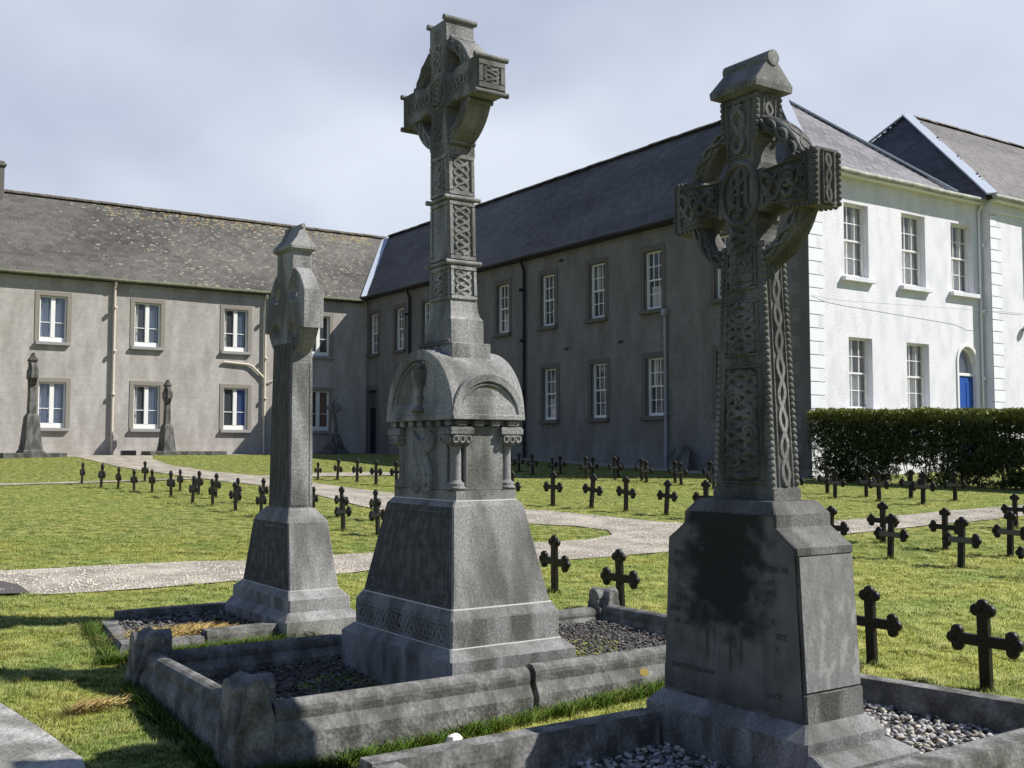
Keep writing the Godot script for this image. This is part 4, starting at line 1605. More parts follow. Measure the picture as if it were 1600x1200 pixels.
	for q in [[0.0, 5.06], [0.45, yc], [0.0, 4.13], [-0.45, yc]]:
		torus(s, F + Vector3(0, q[1], q[0]), Vector3(0, 0, 1), Vector3.UP, 0.046, 0.050, 0.009, 20)
		torus(s, F + Vector3(0, q[1], q[0]), Vector3(0, 0, 1), Vector3.UP, 0.022, 0.025, 0.007, 12)
	for q in [[-0.06, 0.06, 4.76, 4.97], [-0.06, 0.06, 4.21, 4.42]]:
		c = [F + Vector3(0, q[2], q[0]), F + Vector3(0, q[2], q[1]), F + Vector3(0, q[3], q[1]), F + Vector3(0, q[3], q[0])]
		plait(s, c, 0.0, 1.0, 0.0, 1.0, 3, 1.0, 0.019, 0.013)
	for q in [0.17, -0.37]:
		c = [F + Vector3(0, yc - 0.06, q + 0.2), F + Vector3(0, yc + 0.06, q + 0.2), F + Vector3(0, yc + 0.06, q), F + Vector3(0, yc - 0.06, q)]
		plait(s, c, 0.0, 1.0, 0.0, 1.0, 3, 1.0, 0.019, 0.013)
	c = [Vector3(-0.134, yc - 0.14, 0.580), Vector3(0.134, yc - 0.14, 0.580), Vector3(0.134, yc + 0.14, 0.580), Vector3(-0.134, yc + 0.14, 0.580)]
	border(s, c, 0.04, 0.96, 0.10, 0.90, 0.045, 0.014)
	plait(s, c, 0.22, 0.78, 0.25, 0.75, 3, 1.3, 0.022, 0.014)
	for e in [[0.30, 1.27], [1.87, 2.84], [3.44, 4.41], [5.01, 5.98]]:
		for ph in [0.0, PI]:
			var pts := []
			var hs := []
			for i in 22:
				var w := i / 21.0
				var a := lerpf(e[0], e[1], w)
				var r := 0.40 + 0.026 * sin(w * TAU * 1.5 + ph)
				pts.append(Vector3(-0.105, yc + sin(a) * r, cos(a) * r))
				hs.append(0.012 + 0.004 * cos(w * TAU * 1.5 + ph))
			strand(s, pts, Vector3.LEFT, 0.017, hs)
	put("carved_knotwork", s, M.stone, hd, Vector3.ZERO)


func ring8(p: Vector3, y: float, r: float) -> Array:
	var o := []
	var c := r * 0.45
	for k in [[-r + c, r], [r - c, r], [r, r - c], [r, -r + c], [r - c, -r], [-r + c, -r], [-r, -r + c], [-r, r - c]]:
		o.append(p + Vector3(k[0], y, k[1]))
	return o


func rope(s: SurfaceTool, a: Vector3, b: Vector3, r: float, step: float) -> void:
	var d := b - a
	var n := int(d.length() / step)
	var y := d.normalized()
	var x := Vector3(1, 0, 0.0)
	if absf(x.dot(y)) > 0.8:
		x = Vector3(0, 0, 1)
	x = (x - y * x.dot(y)).normalized()
	var B := Basis(x, y, x.cross(y)) * Basis(Vector3(1, 0, -1).normalized(), 0.85)
	for i in n:
		bead(s, a + d * ((i + 0.5) / n), B.scaled_local(Vector3(r * rng.randf_range(0.9, 1.08), step * 0.50, r)))


func right_monument() -> void:
	var k := 0.92
	var yb := 1.72 - 1.75 / k
	var t := thing("celtic_monument", "near Celtic cross with rope edges, gabled cap and black-stained inscribed base", "monument", Vector3(4.649 * k, -0.03, -4.332 * k), "celtic cross monuments in stone plots")
	t.scale = Vector3.ONE * k
	var dn := Vector3(0, -yb, 0)
	var TX := Transform3D(Basis(Vector3(0, 0, 1), Vector3(0, 1, 0), Vector3(-1, 0, 0)), Vector3.ZERO)
	var s := S()
	stack(s, [[-0.2, 0.367, 0.700, 0.053, 0.045], [0.135, 0.367, 0.700, 0.053, 0.045], [0.185, 0.322, 0.640, 0.020, 0.005]], 0.012)
	put("lower_step", s, M.stone, t, dn)
	s = S()
	stack(s, [[-0.2, 0.316, 0.608], [0.239, 0.316, 0.608], [0.313, 0.240, 0.549]], 0.012)
	put("upper_step", s, M.stone, t, dn)
	s = S()
	stack(s, [[0.311, 0.229, 0.541], [0.455, 0.229, 0.535], [0.457, 0.222, 0.524], [1.165, 0.219, 0.484], [1.168, 0.228, 0.490], [1.206, 0.228, 0.487], [1.300, 0.226, 0.350], [1.305, 0.225, 0.345], [1.372, 0.225, 0.343], [1.440, 0.180, 0.287]], 0.008)
	var die := put("die", s, M.stone_dark, t, dn)
	# the inscribed front and the lichened side carry their own faces
	s = S()
	var c := []
	var outline := [Vector2(-0.522, 0.330), Vector2(0.522, 0.330), Vector2(0.476, 1.197), Vector2(0.342, 1.300), Vector2(0.337, 1.366), Vector2(-0.337, 1.366), Vector2(-0.342, 1.300), Vector2(-0.476, 1.197)]
	var oc := Vector2(0, 0.85)
	for i in 8:
		var fan := [oc, outline[i], outline[(i + 1) % 8]]
		for j in [0, 2, 1]:
			s.set_normal(Vector3.LEFT)
			s.set_uv(Vector2((fan[j].x + 0.522) / 1.044, 1.0 - (fan[j].y - 0.33) / 1.036))
			s.add_vertex(Vector3(-0.2345, fan[j].y, fan[j].x))
	var front := put("inscription_face", s, M.inscription, die, Vector3.ZERO)
	front.set_meta("label", "dark inscribed front with a spreading black stain")
	s = S()
	c = patch(1, 0.320, 0.221, 0.540, 0.452, 0.221, 0.535)
	c = [Vector3(-0.214, 0.470, 0.5245), Vector3(0.214, 0.470, 0.5245), Vector3(0.211, 1.160, 0.4855), Vector3(-0.211, 1.160, 0.4855)]
	face_plate(s, c, 0.006)
	put("side_face", s, M.dry_side, die, Vector3.ZERO)
	# what is left of the lettering
	for q in [["ACT U", -0.43, 1.120, 0.032], ["M", -0.22, 1.155, 0.034], ["ORE", -0.43, 1.055, 0.036], ["CTED TH", 0.27, 1.085, 0.034], ["ST.", 0.29, 1.010, 0.038], ["THE", -0.42, 0.865, 0.038], ["WHO IS", -0.475, 0.795, 0.036], ["IN . OC", -0.43, 0.725, 0.036], ["D -", 0.31, 0.805, 0.034], ["UST.", 0.34, 0.735, 0.036], ["T.", 0.34, 0.665, 0.036], ["ERECTED THIS MON", -0.46, 0.470, 0.031], ["RACE.", 0.27, 0.420, 0.036]]:
		var tm := TextMesh.new()
		tm.text = q[0]
		var fo := SystemFont.new()
		fo.font_names = PackedStringArray(["Droid Serif"])
		fo.font_weight = 700
		tm.font = fo
		tm.font_size = 32
		tm.pixel_size = q[3] / 29.0
		tm.depth = 0.004
		tm.horizontal_alignment = HORIZONTAL_ALIGNMENT_LEFT
		tm.material = M.letter
		var o := again("lettering", tm, front, Transform3D(Basis(Vector3(0, 0, 1), Vector3(0, 1, 0), Vector3(-1, 0, 0)), Vector3(-0.2365, q[2], q[1])))
		o.name = "lettering"
	# shaft with sunk panels between rope edges
	s = S()
	var ys := [1.437, 1.505, 2.10, 2.72, 2.90]
	var sa := func(y: float) -> float: return lerpf(0.104, 0.088, (y - 1.44) / 1.46)
	var sb := func(y: float) -> float: return lerpf(0.220, 0.150, (y - 1.505) / 1.395)
	stack(s, [[1.437, 0.114, 0.232], [1.505, 0.113, 0.231], [1.512, sa.call(1.5), sb.call(1.505)], [2.90, sa.call(2.9), sb.call(2.9)]], 0.004)
	var shaft := put("shaft", s, M.stone_dark, t, dn)
	for sx in [-1, 1]:
		for sz in [-1, 1]:
			s = S()
			rope(s, Vector3(sx * (sa.call(1.52) - 0.006), 1.52, sz * (sb.call(1.52) - 0.006)), Vector3(sx * (sa.call(2.9) - 0.006), 2.9, sz * (sb.call(2.9) - 0.006)), 0.022, 0.036)
			put("rope_moulding", s, M.stone, shaft, Vector3.ZERO)
	s = S()
	c = patch(1, 1.515, sa.call(1.515), sb.call(1.515), 2.88, sa.call(2.88), sb.call(2.88))
	slab(s, c, 0.20, 0.255, 0.0, 1.0, 0.010)
	slab(s, c, 0.745, 0.80, 0.0, 1.0, 0.010)
	plait(s, c, 0.29, 0.71, 0.005, 0.995, 2, 4.6, 0.031, 0.016)
	put("twisted_strand_panel", s, M.stone, shaft, Vector3.ZERO)
	s = S()
	for q in [[1.53, 2.20, 0], [2.25, 2.57, 1], [2.63, 2.88, 2]]:
		c = patch(0, q[0], sa.call(q[0]), sb.call(q[0]), q[1], sa.call(q[1]), sb.call(q[1]))
		border(s, c, 0.13, 0.87, 0.0, 1.0, 0.018, 0.014)
		if q[2] == 0:
			plait(s, c, 0.19, 0.81, 0.05, 0.95, 4, 2.5, 0.040, 0.026, 0.05)
			for e in [[0.35, 0.70], [0.65, 0.42], [0.4, 0.2]]:
				spiral(s, bil(c, e[0], e[1]) + Vector3(-0.014, 0, 0), Vector3(0, 0, 1), Vector3.UP, 0.055, 1.6, 0.015)
		else:
			plait(s, c, 0.19, 0.81, 0.06, 0.94, 4, 1.0 + 0.5 * q[2], 0.036, 0.024, 0.06)
			spiral(s, bil(c, 0.5, 0.5) + Vector3(-0.014, 0, 0), Vector3(0, 0, 1), Vector3.UP, 0.05, 1.4, 0.014)
	put("carved_figure_panel", s, M.stone_dark, shaft, Vector3.ZERO)
	# head
	var yc := 3.19
	s = S()
	ext(s, cross_poly(yc, 0.545, 0.157, 0.118, 2.86, 0.152, 3.762, 0.138, 0.108, 0.236, 0.134), -0.098, 0.098, 0.010, TX)
	var hd := put("cross_head", s, M.stone_dark, t, dn)
	s = S()
	arc_ring(s, Vector2(0, yc), 0.366, 0.455, -0.070, 0.070, 0, TAU, 56, TX, 0.010)
	var ring := put("ring", s, M.stone_dark, hd, Vector3.ZERO)
	s = S()
	for e in [[0.34, 1.22], [1.92, 2.80], [3.48, 4.36], [5.06, 5.94]]:
		for ph in [0.0, PI]:
			for lay in 2:
				var pts := []
				var hs := []
				for i in 24:
					var w := i / 23.0
					var a := lerpf(e[0], e[1], w)
					var sn := sin(w * TAU * 1.6 + ph)
					if lay == 0:
						var r := 0.411 + 0.022 * sn
						pts.append(Vector3(-0.070, yc + sin(a) * r, cos(a) * r))
						hs.append(0.016 + 0.006 * cos(w * TAU * 1.6 + ph))
						continue
					pts.append(Vector3(0.040 * sn, yc + sin(a) * 0.452, cos(a) * 0.452))
					hs.append(0.015)
				if lay == 0:
					strand(s, pts, Vector3.LEFT, 0.024, hs)
				else:
					tube(s, pts, 0.009, 6)
	put("ring_knotwork", s, M.stone_dark, ring, Vector3.ZERO)
	s = S()
	var F := Vector3(-0.099, 0, 0)
	torus(s, F + Vector3(0, yc, 0), Vector3(0, 0, 1), Vector3.UP, 0.135, 0.178, 0.020, 36)
	# intertwined monogram of the boss
	tube(s, [F + Vector3(-0.006, yc - 0.135, 0), F + Vector3(-0.006, yc + 0.135, 0)], 0.016, 8)
	for z in [-0.055, 0.055]:
		tube(s, [F + Vector3(-0.004, yc - 0.09, z), F + Vector3(-0.004, yc + 0.09, z)], 0.014, 8)
	tube(s, [F + Vector3(-0.003, yc, -0.06), F + Vector3(-0.003, yc, 0.06)], 0.012, 8)
	var sp := []
	for i in 25:
		var w := i / 24.0
		sp.append(F + Vector3(-0.010, yc + 0.105 - 0.21 * w, 0.075 * cos(w * TAU * 0.75 + 0.4) * (1.0 if w < 0.5 else 1.0)))
	tube(s, sp, 0.014, 8)
	for q in [-1, 1]:
		tube(s, [F + Vector3(-0.004, yc - 0.02, q * 0.035), F + Vector3(-0.004, yc - 0.115, q * 0.085)], 0.010, 6)
	put("monogram_boss", s, M.stone_dark, hd, Vector3.ZERO)
	s = S()
	c = [F + Vector3(0, 3.40, -0.085), F + Vector3(0, 3.40, 0.085), F + Vector3(0, 3.73, 0.098), F + Vector3(0, 3.73, -0.098)]
	border(s, c, 0.0, 1.0, 0.0, 1.0, 0.014, 0.016)
	plait(s, c, 0.16, 0.84, 0.06, 0.94, 2, 1.1, 0.036, 0.026, 0.03)
	torus(s, F + Vector3(0, 3.60, 0), Vector3(0, 0, 1), Vector3.UP, 0.040, 0.055, 0.015, 16)
	for q in [1.0, -1.0]:
		c = [F + Vector3(0, yc - 0.100, 0.175 * q), F + Vector3(0, yc - 0.128, 0.49 * q), F + Vector3(0, yc + 0.128, 0.49 * q), F + Vector3(0, yc + 0.100, 0.175 * q)]
		if q < 0:
			c = [c[1], c[0], c[3], c[2]]
		border(s, c, 0.0, 1.0, 0.0, 1.0, 0.013, 0.015)
		plait(s, [c[1], c[2], c[3], c[0]], 0.12, 0.88, 0.05, 0.95, 3, 1.0, 0.034, 0.024, 0.05)
		spiral(s, F + Vector3(-0.012, yc + 0.02, 0.36 * q), Vector3(0, 0, q), Vector3.UP, 0.062, 1.7, 0.014, 0.5)
	c = [F + Vector3(0, 2.87, -0.095), F + Vector3(0, 2.87, 0.095), F + Vector3(0, 3.0, 0.080), F + Vector3(0, 3.0, -0.080)]
	plait(s, c, 0.0, 1.0, -0.1, 1.0, 3, 0.8, 0.034, 0.024)
	c = [Vector3(-0.098, yc - 0.157, 0.545), Vector3(0.098, yc - 0.157, 0.545), Vector3(0.098, yc + 0.157, 0.545), Vector3(-0.098, yc + 0.157, 0.545)]
	border(s, c, 0.24, 0.76, 0.03, 0.97, 0.014, 0.012)
	plait(s, c, 0.34, 0.66, 0.06, 0.94, 2, 1.5, 0.025, 0.014)
	c = [Vector3(-0.098, 3.62, 0.130), Vector3(0.098, 3.62, 0.130), Vector3(0.098, 3.755, 0.138), Vector3(-0.098, 3.755, 0.138)]
	border(s, c, 0.22, 0.78, 0.0, 1.0, 0.013, 0.012)
	plait(s, c, 0.30, 0.70, 0.05, 0.95, 2, 0.75, 0.022, 0.014)
	put("carved_knotwork", s, M.stone_dark, hd, Vector3.ZERO)
	s = S()
	for sx in [-1, 1]:
		for sz in [-1, 1]:
			rope(s, Vector3(sx * 0.094, yc - 0.150, sz * 0.541), Vector3(sx * 0.094, yc + 0.150, sz * 0.541), 0.021, 0.031)
			rope(s, Vector3(sx * 0.094, 3.50, sz * 0.124), Vector3(sx * 0.094, 3.755, sz * 0.134), 0.021, 0.031)
		for sy in [-1, 1]:
			for sz in [-1, 1]:
				rope(s, Vector3(sx * 0.094, yc + sy * 0.136, sz * 0.34), Vector3(sx * 0.094, yc + sy * 0.152, sz * 0.535), 0.014, 0.028)
	put("rope_moulding", s, M.stone_dark, hd, Vector3.ZERO)
	# gabled cap, its ridge roll along the arms
	s = S()
	stack(s, [[3.760, 0.112, 0.142], [3.776, 0.152, 0.180], [3.812, 0.155, 0.184], [3.945, 0.040, 0.170]], 0.004)
	tube(s, [Vector3(0, 3.960, -0.180), Vector3(0, 3.960, 0.180)], 0.046, 18)
	put("cap_stone", s, M.stone, t, dn)


func face_plate(s: SurfaceTool, c: Array, h: float) -> void:
	var nn: Vector3 = (c[1] - c[0]).cross(c[3] - c[0]).normalized()
	var hi := []
	for p in c:
		hi.append(p + nn * h)
	var uv := [Vector2(0, 1), Vector2(1, 1), Vector2(1, 0), Vector2(0, 0)]
	quad_uv(s, hi[0], hi[1], hi[2], hi[3], uv)
	for i in 4:
		var j := (i + 1) % 4
		quad_uv(s, c[i], c[j], hi[j], hi[i], [uv[i], uv[j], uv[j], uv[i]])


# the plainer ringed crosses share this builder; sizes are [y, half x, half z] lists
func plain_cross(t: Node3D, m: Material, base: Array, die: Array, shaft: Array, yc: float, L: float, he: float, top: float, hw: float, a: float, cap: float, th := 0.0, pivot := Vector3.ZERO, dn := Vector3.ZERO) -> void:
	var TX := Transform3D(Basis(Vector3(0, 0, 1), Vector3(0, 1, 0), Vector3(-1, 0, 0)), Vector3.ZERO)
	var s := S()
	stack(s, base, 0.012)
	put("base_step", s, m, t, dn)
	s = S()
	stack(s, die, 0.010)
	put("die", s, m, t, dn)
	s = S()
	stack(s, shaft, 0.006)
	lean(put("shaft", s, m, t, dn), pivot, th, dn)
	s = S()
	ext(s, cross_poly(yc, L, he, he * 0.92, yc - L * 1.25, hw * 1.06, top, hw, hw * 0.92, L * 0.45, L * 0.25), -a, a, 0.008, TX)
	var hd := put("cross_head", s, m, t, dn)
	lean(hd, pivot, th, dn)
	s = S()
	arc_ring(s, Vector2(0, yc), L * 0.70, L * 0.97, -a * 0.80, a * 0.80, 0, TAU, 48, TX, 0.008)
	put("ring", s, m, hd, Vector3.ZERO)
	s = S()
	stack(s, [[top - 0.004, a * 1.02, hw * 1.02], [top + 0.02, a * 1.32, hw * 1.20], [top + 0.045, a * 1.32, hw * 1.20], [top + cap * 0.55, a * 0.62, hw * 1.08], [top + cap, a * 0.15, hw * 0.98]], 0.004)
	tube(s, [Vector3(0, top + cap, -hw * 1.1), Vector3(0, top + cap, hw * 1.1)], a * 0.20, 12)
	lean(put("cap_stone", s, m, t, dn), pivot, th, dn)


func left_monument() -> void:
	var k := 0.95
	var yb := 1.72 - 1.55 / k
	var t := thing("celtic_monument", "plain grey ringed cross left of the tallest one, seen nearly edge-on", "monument", Vector3(3.957 * k, 0.17, -9.408 * k), "celtic cross monuments in stone plots")
	t.scale = Vector3.ONE * k
	var dn := Vector3(0, -yb, 0)
	plain_cross(t, M.stone_pale,
		[[-0.05, 0.36, 0.74, 0.0, 0.05], [0.27, 0.36, 0.74, 0.0, 0.05], [0.335, 0.295, 0.69], [0.336, 0.288, 0.682], [0.437, 0.286, 0.680], [0.500, 0.240, 0.562]],
		[[0.496, 0.234, 0.555], [1.075, 0.192, 0.412], [1.11, 0.178, 0.385], [1.195, 0.125, 0.275]],
		[[1.185, 0.113, 0.238], [2.55, 0.105, 0.208], [2.75, 0.104, 0.203]],
		2.990, 0.452, 0.172, 3.545, 0.180, 0.098, 0.235, 0.012, Vector3(0, 1.19, 0), dn)
	# shallow raised panel on the lit side and a margin line
	var s := S()
	var c := patch(1, 1.20, 0.113, 0.238, 2.52, 0.105, 0.2085)
	slab(s, c, 0.05, 0.80, 0.015, 1.0, 0.006, 0.004)
	slab(s, c, 0.86, 1.0, 0.015, 1.0, 0.004, 0.003)
	lean(put("side_panel", s, M.stone_pale, t, dn), Vector3(0, 1.19, 0), 0.012, dn)
	s = S()
	stack(s, [[0.496, 0.241, 0.562], [0.503, 0.241, 0.562]], 0.01)
	put("mortar_joint", s, M.mortar, t, dn)
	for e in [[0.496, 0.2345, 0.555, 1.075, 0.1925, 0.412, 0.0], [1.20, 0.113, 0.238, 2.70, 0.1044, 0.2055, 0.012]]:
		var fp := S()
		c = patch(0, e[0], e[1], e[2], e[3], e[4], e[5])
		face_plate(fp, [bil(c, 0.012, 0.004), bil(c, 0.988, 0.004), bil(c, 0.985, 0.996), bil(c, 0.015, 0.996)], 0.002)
		lean(put("shade_plate", fp, M.shade_streaks, t, dn), Vector3(0, 1.19, 0), e[6], dn)  # painted shade on the fronts of die and shaft
	var d := S()
	c = patch(0, 0.496, 0.2345, 0.555, 1.075, 0.1925, 0.412)
	border(d, c, 0.06, 0.94, 0.06, 0.95, 0.02, 0.008)
	put("panel_moulding", d, M.stone_dark, t, dn)


# ---------------------------------------------------------------- kerbed plots
func kerb_piece(parent: Node3D, a: Vector2, c: Vector2, top: float, foot: float, wid: float, roll: bool, m: Material) -> void:
	var d := (c - a)
	var L := d.length()
	var u := d / L
	var prof: PackedVector2Array
	var h := top - foot
	var w := wid * 0.5
	if roll:
		prof = PackedVector2Array([Vector2(-w, 0), Vector2(w, 0), Vector2(w, h * 0.70), Vector2(w * 0.62, h * 0.82)])
		for i in 9:
			var t := PI * i / 8.0
			prof.append(Vector2(w * 0.66 * cos(t), h - w * 0.62 + w * 0.62 * sin(t)))
		prof.append_array(PackedVector2Array([Vector2(-w * 0.62, h * 0.82), Vector2(-w, h * 0.70)]))
	else:
		prof = PackedVector2Array([Vector2(-w, 0), Vector2(w, 0), Vector2(w, h * 0.86), Vector2(w * 0.80, h), Vector2(-w * 0.80, h), Vector2(-w, h * 0.86)])
	# u of the profile runs across, v up, w along
	var along := Vector3(u.x, 0, u.y)
	var across := Vector3.UP.cross(along)
	var s := S()
	ext(s, prof, 0.0, L, 0.004, Transform3D(Basis(across, Vector3.UP, along), Vector3(a.x, foot, a.y)))
	put("kerb_stone", s, m, parent, -parent.position)


func corner_post(parent: Node3D, p: Vector2, top: float, foot: float, w: float, turn: float) -> void:
	var h := top - foot
	var hw := w * 0.5
	var s := S()
	for e in 2:
		var q := hw if e == 0 else hw * 0.975
		var pr := PackedVector2Array([Vector2(-q, 0), Vector2(q, 0), Vector2(q, h * 0.58), Vector2(q * 0.46, h - w * 0.40)])
		for i in 11:
			var t := -0.55 + (PI + 1.1) * i / 10.0
			pr.append(Vector2(w * 0.235 * cos(t), h - w * 0.235 + w * 0.235 * sin(t)))
		pr.append_array(PackedVector2Array([Vector2(-q * 0.46, h - w * 0.40), Vector2(-q, h * 0.58)]))
		var d: float = w * (0.485 if e == 0 else 0.478)
		ext(s, pr, -d, d, 0.007, Transform3D(Basis(Vector3.UP, turn + (0.0 if e == 0 else PI / 2)), Vector3.ZERO))
	put("corner_post", s, M.kerb, parent, Vector3(p.x, foot, p.y) - parent.position)


func plot_gravel(poly: Array, y: float, n: int, label: String, dark: float) -> void:
	var pl := flat_poly(poly)
	var s := S()
	var ix := Geometry2D.triangulate_polygon(pl)
	for k in range(0, ix.size(), 3):
		var v := []
		for t in 3:
			v.append(Vector3(pl[ix[k + t]].x, y - 0.01 + ground_y(pl[ix[k + t]].x, pl[ix[k + t]].y), pl[ix[k + t]].y))
		if (v[1] - v[0]).cross(v[2] - v[0]).y < 0:
			tri(s, v[0], v[2], v[1])
		else:
			tri(s, v[0], v[1], v[2])
	var trs: Array[Transform3D] = []
	var cols := PackedColorArray()
	var lo := Vector2(1e9, 1e9)
	var hi := -lo
	for p in pl:
		lo = lo.min(p)
		hi = hi.max(p)
	while trs.size() < n:
		var p := Vector2(rng.randf_range(lo.x, hi.x), rng.randf_range(lo.y, hi.y))
		if not Geometry2D.is_point_in_polygon(p, pl):
			continue
		var q := rng.randf_range(0.010, 0.022) * (0.62 if n > 9000 else 1.0)
		trs.append(Transform3D(Basis.from_euler(Vector3(rng.randf_range(-0.6, 0.6), rng.randf() * TAU, rng.randf_range(-0.6, 0.6))).scaled_local(Vector3(q * 1.25, q * 0.6, q * 0.85)), Vector3(p.x, y + plane_y(pl, p) + rng.randf_range(-0.006, 0.014), p.y)))
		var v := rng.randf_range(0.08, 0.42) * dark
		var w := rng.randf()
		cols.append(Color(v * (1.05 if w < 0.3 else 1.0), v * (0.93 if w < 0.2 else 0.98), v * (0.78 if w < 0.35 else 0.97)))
	var bed := put("gravel_bed", s, M.tar)
	tag(bed, "dark bed under the pebbles of " + label, "gravel bed", "", "structure")
	tag(many("pebbles", M.pebble_mesh, trs, cols), "rounded pebbles filling " + label, "pebbles")


# height of the bed, which spans its corners like a stretched sheet
func plane_y(pl: PackedVector2Array, p: Vector2) -> float:
	var u := clampf((p.x - pl[0].x) / (pl[1].x - pl[0].x), 0, 1)
	var v := clampf((p.y - pl[0].y) / (pl[3].y - pl[0].y), 0, 1)
	var a := lerpf(ground_y(pl[0].x, pl[0].y), ground_y(pl[1].x, pl[1].y), u)
	var b := lerpf(ground_y(pl[3].x, pl[3].y), ground_y(pl[2].x, pl[2].y), u)
	return lerpf(a, b, v)


func plots() -> void:
	# middle plot with roll-topped kerb and four knobbed corner posts
	var t := thing("grave_kerb", "roll-topped grey stone kerb with knobbed corner posts round the tallest cross", "grave kerb", Vector3(4.1, 0.05, -6.5), "stone kerbs of the grave plots")
	kerb_piece(t, Vector2(2.26, -5.60), Vector2(3.925, -5.60), 0.375, -0.20, 0.19, true, M.kerb)
	kerb_piece(t, Vector2(3.965, -5.605), Vector2(6.15, -5.61), 0.383, -0.20, 0.19, true, M.kerb)
	kerb_piece(t, Vector2(2.16, -7.45), Vector2(2.16, -5.72), 0.372, -0.15, 0.19, true, M.kerb)
	kerb_piece(t, Vector2(2.30, -7.50), Vector2(4.12, -7.50), 0.350, -0.10, 0.19, true, M.kerb)
	kerb_piece(t, Vector2(4.13, -7.50), Vector2(6.05, -7.52), 0.350, -0.10, 0.19, true, M.kerb)
	kerb_piece(t, Vector2(6.10, -7.45), Vector2(6.16, -5.72), 0.372, -0.15, 0.19, true, M.kerb)
	corner_post(t, Vector2(2.155, -5.655), 0.515, -0.25, 0.27, 0.03)
	corner_post(t, Vector2(2.17, -7.52), 0.500, -0.20, 0.27, -0.05)
	corner_post(t, Vector2(6.13, -7.53), 0.500, -0.20, 0.27, 0.08)
	corner_post(t, Vector2(6.19, -5.62), 0.515, -0.25, 0.27, 0.0)
	var ly := S()
	ext(ly, circle(Vector2.ZERO, 0.042, 7, 0.72), 0.0, 0.004, 0.001, Transform3D(Basis(Vector3.RIGHT, Vector3(0, 0.889, -0.457), Vector3(0, 0.457, 0.889)), Vector3(4.845, 0.242, -5.532)))
	put("lichen_patch", ly, M.yellow, t, -t.position).set_meta("label", "round yellow lichen patch")
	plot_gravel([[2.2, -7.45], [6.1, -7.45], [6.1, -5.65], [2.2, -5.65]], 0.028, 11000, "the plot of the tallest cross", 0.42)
	# near right plot
	t = thing("grave_kerb", "low plain stone kerb round the near cross with the stained base", "grave kerb", Vector3(4.0, -0.03, -3.8), "stone kerbs of the grave plots")
	kerb_piece(t, Vector2(2.25, -4.46), Vector2(3.95, -4.46), 0.325, -0.20, 0.15, false, M.kerb)
	kerb_piece(t, Vector2(4.70, -4.50), Vector2(5.50, -4.50), 0.325, -0.20, 0.15, false, M.kerb)
	kerb_piece(t, Vector2(5.56, -4.58), Vector2(5.86, -2.9), 0.33, -0.20, 0.15, false, M.kerb)
	kerb_piece(t, Vector2(2.3, -3.05), Vector2(5.75, -3.05), 0.325, -0.20, 0.17, false, M.kerb)
	kerb_piece(t, Vector2(2.31, -4.38), Vector2(2.31, -3.14), 0.32, -0.20, 0.15, false, M.kerb)
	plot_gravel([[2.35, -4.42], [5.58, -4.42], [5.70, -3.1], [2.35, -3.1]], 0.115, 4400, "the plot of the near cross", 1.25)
	# left plot, half sunk in the grass
	t = thing("grave_kerb", "low sunken stone kerb round the plain cross, with straw lying inside", "grave kerb", Vector3(3.2, 0.15, -9.0), "stone kerbs of the grave plots")
	kerb_piece(t, Vector2(2.82, -8.37), Vector2(3.62, -8.40), 0.325, 0.0, 0.14, false, M.kerb)
	kerb_piece(t, Vector2(2.32, -8.33), Vector2(2.80, -8.36), 0.285, 0.0, 0.14, false, M.kerb)
	kerb_piece(t, Vector2(2.50, -9.72), Vector2(3.60, -9.70), 0.33, 0.0, 0.14, false, M.kerb)
	kerb_piece(t, Vector2(2.27, -8.42), Vector2(2.42, -9.68), 0.27, 0.0, 0.14, false, M.kerb)
	plot_gravel([[2.35, -9.62], [3.9, -9.62], [3.9, -8.42], [2.35, -8.42]], 0.05, 1600, "the plot of the plain cross", 0.45)
	for q in [[[2.05, -7.62], [6.25, -7.62], [6.25, -5.50], [2.05, -5.50]], [[2.23, -4.54], [5.95, -4.54], [5.95, -2.9], [2.23, -2.9]], [[2.26, -9.78], [4.2, -9.78], [4.2, -8.30], [2.26, -8.30]], [[3.4, -9.8], [4.2, -9.8], [4.2, -8.2], [3.4, -8.2]]]:
		keep_out.append(flat_poly(q))


# ---------------------------------------------------------------- iron crosses
func make_cross(with_plate: bool) -> Node3D:
	var o := Node3D.new()
	var s := S()
	box(s, Vector3(0, 0.20, 0), Vector3(0.052, 0.70, 0.078), 0.008)
	put("stem", s, M.cast_iron, o)
	s = S()
	box(s, Vector3(-0.004, 0.335, 0), Vector3(0.046, 0.074, 0.42), 0.007)
	put("crossbar", s, M.cast_iron, o)
	for e in [[0.0, 0.548, 0], [0.205, 0.335, 1], [-0.205, 0.335, 2]]:
		s = S()
		var c := Vector3(0, e[1], e[0])
		var out := Vector3.UP if e[2] == 0 else Vector3(0, 0, 1 if e[2] == 1 else -1)
		var side := Vector3(0, 0, 1) if e[2] == 0 else Vector3.UP
		var r := 0.043
		for q in [c + out * 0.024, c + side * 0.047 - out * 0.010, c - side * 0.047 - out * 0.010]:
			lathe(s, [[0.0, -0.030], [r * 0.72, -0.028], [r * 0.95, -0.016], [r, 0.0], [r * 0.95, 0.016], [r * 0.72, 0.028], [0.0, 0.030]], 14, Transform3D(Basis(Vector3.BACK, PI / 2), q))
		bead(s, c + Vector3(-0.030, 0, 0), Basis().scaled(Vector3(0.006, 0.012, 0.012)))
		put("trefoil_end", s, M.cast_iron, o)
	if with_plate:
		s = S()
		box(s, Vector3(-0.028, 0.335, 0), Vector3(0.010, 0.062, 0.33), 0.003)
		put("name_plate", s, M.plate, o)
	return o


